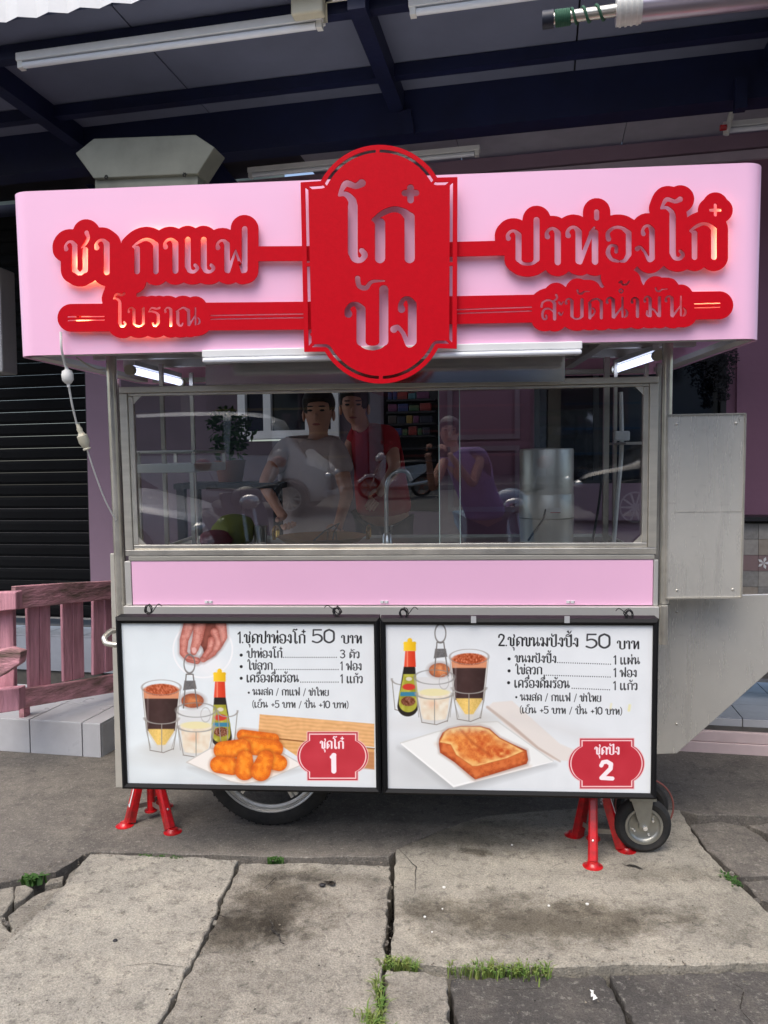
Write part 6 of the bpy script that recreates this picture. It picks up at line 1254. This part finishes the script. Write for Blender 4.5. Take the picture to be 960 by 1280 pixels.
# ------------------------------------------------------------------ street behind the camera (what the glass and steel mirror)
def car(label, name, loc, rz, paint, prof, L, wd, wr, wx, cat='car'):
    """prof: (x, z_top_of_body, z_roof or None); built along +x, nose at +x"""
    t = thing(name, label, cat, (0, 0, 0)); hw = wd / 2; mb = MB(); secs = []
    for x, zb, zr, k in prof:
        rows = [(hw * .86 * k, .22), (hw * k, .36), (hw * k, zb * .7), (hw * .97 * k, zb), (hw * .78 * k, (zr - .06) if zr else zb + .01), (hw * .6 * k, zr if zr else zb + .03)]
        secs.append([Vector((x, -y, z)) for y, z in rows] + [Vector((x, y, z)) for y, z in reversed(rows)])
    n = len(secs[0])
    for s in secs: mb.v += s
    for i in range(len(secs) - 1):
        for j in range(n): a = i * n + j; b = i * n + (j + 1) % n; mb.f.append((a, b, b + n, a + n))
    mb.f += [tuple(range(n)), tuple(range((len(secs) - 1) * n, len(secs) * n))]
    o = obj('body', mb, paint, t, smooth=True, sub=1)
    cab = [(i, p_) for i, p_ in enumerate(prof) if p_[2]]
    for s in (-1, 1):
        for (i, a), (j, b) in zip(cab[:-1], cab[1:]):
            if b[0] - a[0] < .3: continue
            A = [(a[0] + .05, s * (hw * .955 * a[3] + .012), a[1] + .04), (b[0] - .05, s * (hw * .955 * b[3] + .012), b[1] + .04), (b[0] - .08, s * (hw * .80 * b[3] + .012), b[2] - .1), (a[0] + .08, s * (hw * .80 * a[3] + .012), a[2] - .1)]
            obj('side_window', MB().prism(A, (0, -s * .008, 0)), dglass, t)
    x0, x1 = cab[0][1], cab[-1][1]
    for q, e in ((x0, -1), (x1, 1)):
        pr_ = prof[cab[0][0] - 1] if e < 0 else prof[cab[-1][0] + 1]
        A = [(pr_[0] + e * -.02, -hw * .8 * q[3], pr_[1] + .04), (pr_[0] - e * .02, hw * .8 * q[3], pr_[1] + .04), (q[0] + e * .03, hw * .62 * q[3], q[2] - .03), (q[0] + e * .03, -hw * .62 * q[3], q[2] - .03)]
        obj('windscreen', MB().prism([Vector(p_) + Vector((e * .03, 0, .02)) for p_ in A], (e * .008, 0, .004)), dglass, t)
    for x in wx:
        for s in (-1, 1):
            c = Vector((x, s * (hw - .09), wr)); w_ = obj('wheel', MB().lathe(c, [(wr * .62, -.1), (wr * .95, -.1), (wr, -.06), (wr, .06), (wr * .95, .1), (wr * .62, .1)], 32, 'y'), rubber, t, smooth=True)
            obj('arch', MB().ring(c + Vector((0, s * .06, .01)), wr * 1.08, .03, 32, 6, 'y'), black, t)
            rm = MB().ring(c + Vector((0, s * .1, 0)), wr * .63, .014, 32, 6, 'y')
            for k in range(10): a = k * .628; rm.beam(c + Vector((0, s * .1, 0)), c + Vector((math.cos(a) * wr * .62, s * .095, math.sin(a) * wr * .62)), .03, .015, (0, 1, 0))
            obj('rim', rm, alloy, w_)
    e1, e0 = prof[-1], prof[0]
    for s in (-1, 1):
        obj('headlight', MB().ell((e1[0] - .1, s * hw * .66 * e1[3], e1[1] * .86), (.12, .17, .075), 14, 8), chrome, t, smooth=True); obj('tail_light', MB().ell((e0[0] + .1, s * hw * .86 * e0[3], e0[1] * .92), (.2, .1, .075), 12, 8), redj, t, smooth=True)
        obj('mirror', MB().ell((cab[-1][1][0] + .1, s * (hw + .1), cab[-1][1][1] + .07), (.07, .12, .08), 10, 7), paint, t, smooth=True)
    gr = MB()
    for k in range(4): gr.box(e1[0] + .0, e1[0] + .03, -hw * .4, hw * .4, e1[1] * .55 + k * .05, e1[1] * .55 + k * .05 + .018)
    obj('grille', gr, chrome, t); obj('number_plate', MB().box(e0[0] - .03, e0[0] - .02, -.2, .2, .5, .6), whitep, t, label='blank rear plate')
    obj('bumper', MB().tube([(e1[0] - .12, -hw * .85, .4), (e1[0] + .02, -hw * .5, .4), (e1[0] + .05, 0, .4), (e1[0] + .02, hw * .5, .4), (e1[0] - .12, hw * .85, .4)], .06, 8), paint, t, smooth=True)
    t.matrix_world = Matrix.Translation(Vector(loc)) @ Matrix.Rotation(rz, 4, 'Z'); return t
suvp = mat('dark_blue_car_paint', (14, 20, 34), .2, 0, var=.05, coat=.8); wcar = mat('white_car_paint', (214, 216, 218), .25, 0, var=.03, coat=.7)
car('dark blue SUV parked across the street, mirrored at the right of the cart glass', 'parked_suv', (4.35, -7.0, -.1), math.pi, suvp, [(-2.3, .95, None, .86), (-2.2, 1.02, None, .95), (-2.0, 1.05, 1.5, .98), (-1.5, 1.05, 1.7, 1), (-.4, 1.03, 1.76, 1), (.5, 1.0, 1.7, 1), (1.25, .98, None, .99), (1.9, .92, None, .93), (2.25, .8, None, .8)], 4.6, 1.85, .36, (-1.4, 1.4), 'car')
car('white sedan parked by the kerb, mirrored at the left of the cart glass', 'parked_car', (-4.75, -3.0, -.1), 0, wcar, [(-2.2, .85, None, .85), (-2.05, .95, None, .93), (-1.5, .95, 1.1, .96), (-.9, .93, 1.38, .96), (.1, .92, 1.42, .96), (.6, .9, 1.3, .96), (1.2, .86, None, .96), (1.8, .78, None, .9), (2.15, .66, None, .78)], 4.4, 1.7, .31, (-1.35, 1.35), 'car')
car('pale grey van added across the street to lay a light reflection over the vendor', 'added_van', (-4.2, -9.0, -.1), 0, mat('pale_grey_van_paint', (196, 198, 198), .4, coat=.3), [(-2.3, 1.1, None, .9), (-2.28, 1.12, 1.8, .96), (-1.8, 1.12, 1.96, 1), (.3, 1.12, 1.98, 1), (1.2, 1.1, 1.9, 1), (1.75, 1.0, None, .96), (2.2, .85, None, .86)], 4.5, 1.8, .33, (-1.4, 1.45), 'van')  # added van, its pale side gives a light reflection over the vendor's face
def scooter(label, loc, rz, body, scale=1):
    t = thing('motor_scooter', label, 'scooter', (0, 0, 0), group=None)
    for x in (-.62, .62):
        w = obj('wheel', MB().lathe((x, 0, .26), [(.2, -.035), (.25, -.04), (.265, 0), (.25, .04), (.2, .035)], 28, 'y'), rubber, t, smooth=True)
        rm = MB().ring((x, 0, .26), .2, .012, 28, 6, 'y')
        for k in range(6): a = k * 1.047; rm.beam((x, 0, .26), (x + math.cos(a) * .2, 0, .26 + math.sin(a) * .2), .02, .012, (0, 1, 0))
        obj('rim', rm, mat('orange_rim', (190, 110, 70), .4, .5), w)
    obj('front_fender', MB().prism([(.36, -.07, .5), (.5, -.07, .56), (.68, -.07, .56), (.88, -.07, .42), (.86, -.07, .36), (.68, -.07, .49), (.5, -.07, .49), (.38, -.07, .42)], (0, .14, 0)), body, t, bevel=.02)
    obj('leg_shield', MB().prism([(.34, -.19, .28), (.42, -.21, .45), (.36, -.19, .8), (.3, -.13, .98), (.24, -.13, .98), (.28, -.19, .7), (.3, -.19, .3)], (0, .38, 0)), body, t, bevel=.03)
    obj('body', MB().prism([(-.75, -.14, .62), (-.9, -.08, .72), (-.6, -.13, .76), (-.1, -.14, .7), (.0, -.14, .45), (.3, -.14, .34), (.3, -.14, .25), (-.2, -.14, .25), (-.4, -.14, .4)], (0, .28, 0)), body, t, bevel=.04)
    obj('seat', MB().ell((-.38, 0, .79), (.38, .14, .06), 18, 8), black, t, smooth=True)
    obj('handlebar', MB().tube([(.2, -.34, 1.02), (.27, -.12, 1.0), (.3, 0, .98), (.27, .12, 1.0), (.2, .34, 1.02)], .016, 8), black, t, smooth=True)
    obj('cowl', MB().ell((.33, 0, .93), (.11, .15, .11), 16, 10), body, t, smooth=True); obj('headlight', MB().ell((.42, 0, .9), (.06, .1, .07), 14, 8), chrome, t, smooth=True)
    for s in (-1, 1):
        m = obj('mirror', MB().ell((.2, s * .36, 1.24), (.03, .08, .055), 12, 8), mat('red_mirror_back', (130, 26, 34), .3), t, smooth=True); obj('stalk', MB().tube([(.23, s * .24, 1.02), (.2, s * .32, 1.2)], .006, 6), chrome, m)
    obj('fork', MB().beam((.32, .05, .9), (.62, .06, .26), .03), chrome, t); obj('fork', MB().beam((.32, -.05, .9), (.62, -.06, .26), .03), chrome, t); obj('exhaust', MB().tube([(-.2, -.15, .28), (-.75, -.17, .36)], .045, 10), chrome, t, smooth=True)
    t.matrix_world = Matrix.Translation(Vector(loc)) @ Matrix.Rotation(rz, 4, 'Z') @ Matrix.Scale(scale, 4); return t
scooter('pale blue scooter with red mirrors, mirrored below the woman in the cart glass', (.5, -1.0, 0), R(75), mat('pale_blue_scooter_paint', (150, 178, 196), .3, coat=.5), 1.0)
scooter('white and black scooter across the street, mirrored left of the woman', (-1.0, -11.5, -.1), R(160), wcar, 1.0)
scooter('dark motor scooter parked behind the green bag, mirrored at the left', (-1.95, -1.5, 0), R(60), mat('black_scooter_paint', (26, 26, 30), .3, coat=.5), 1.0)
# opposite row of shop houses
fac = [((168, 150, 160), 'mauve grey'), ((196, 190, 178), 'cream'), ((150, 120, 138), 'dusty pink'), ((178, 182, 186), 'pale grey'), ((200, 184, 160), 'sand'), ((160, 166, 172), 'bluish grey'), ((190, 176, 182), 'pale rose')]
for i, (c, nm) in enumerate(fac):
    x0 = -17 + i * 5; x1 = x0 + 4.96; t = thing('shop_house', '%s two storey shop house across the street with dark open front' % nm, 'building', ((x0 + x1) / 2, -16, 0))
    m = mat('facade_%d' % i, c, .8, 0, var=.15, scale=1, bump=.1); hh = 6.6 + (i * 37 % 5) * .25
    obj('wall', MB().box(x0, x1, -19, -16.9, 0, hh).box(x0, x0 + .35, -16.9, -16, 0, hh).box(x1 - .35, x1, -16.9, -16, 0, hh).box(x0 + .35, x1 - .35, -16.9, -16, 3.1, hh), m, t)
    obj('shutter' if i % 2 else 'shop_front_sheet', MB().box(x0 + .36, x1 - .36, -16.88, -16.8, .02, 3.09), mat('grey_shutter', (120, 124, 128), .5, .3) if i % 3 == 1 else black, t)  # flat black sheets paint the darkness of the open shop fronts
    for k in range(3): obj('shelf', MB().box(x0 + .5, x1 - .6, -16.6, -16.3, .6 + k * .7, .66 + k * .7), mat('goods_%d' % (i % 3), [(150, 60, 50), (70, 110, 140), (180, 150, 80)][i % 3], .6), t)
    obj('canopy', MB().prism([(x0 + .1, -16, 3.3), (x0 + .1, -14.4, 2.7), (x0 + .1, -14.4, 2.62), (x0 + .1, -16, 3.2)], (4.7, 0, 0)), mat('canopy_%d' % (i % 3), [(64, 84, 120), (180, 176, 168), (110, 60, 70)][i % 3], .6), t)
    for k in range(2):
        w = obj('window', MB().box(x0 + .7 + k * 2.1, x0 + 2.1 + k * 2.1, -16.03, -15.97, 4.2, 5.6), whitep, t); obj('pane', MB().box(x0 + .78 + k * 2.1, x0 + 2.02 + k * 2.1, -15.968, -15.96, 4.28, 5.52), dglass, w)
    obj('parapet', MB().box(x0 - .01, x1 + .01, -16.06, -15.9, hh - .1, hh + .25), m, t)
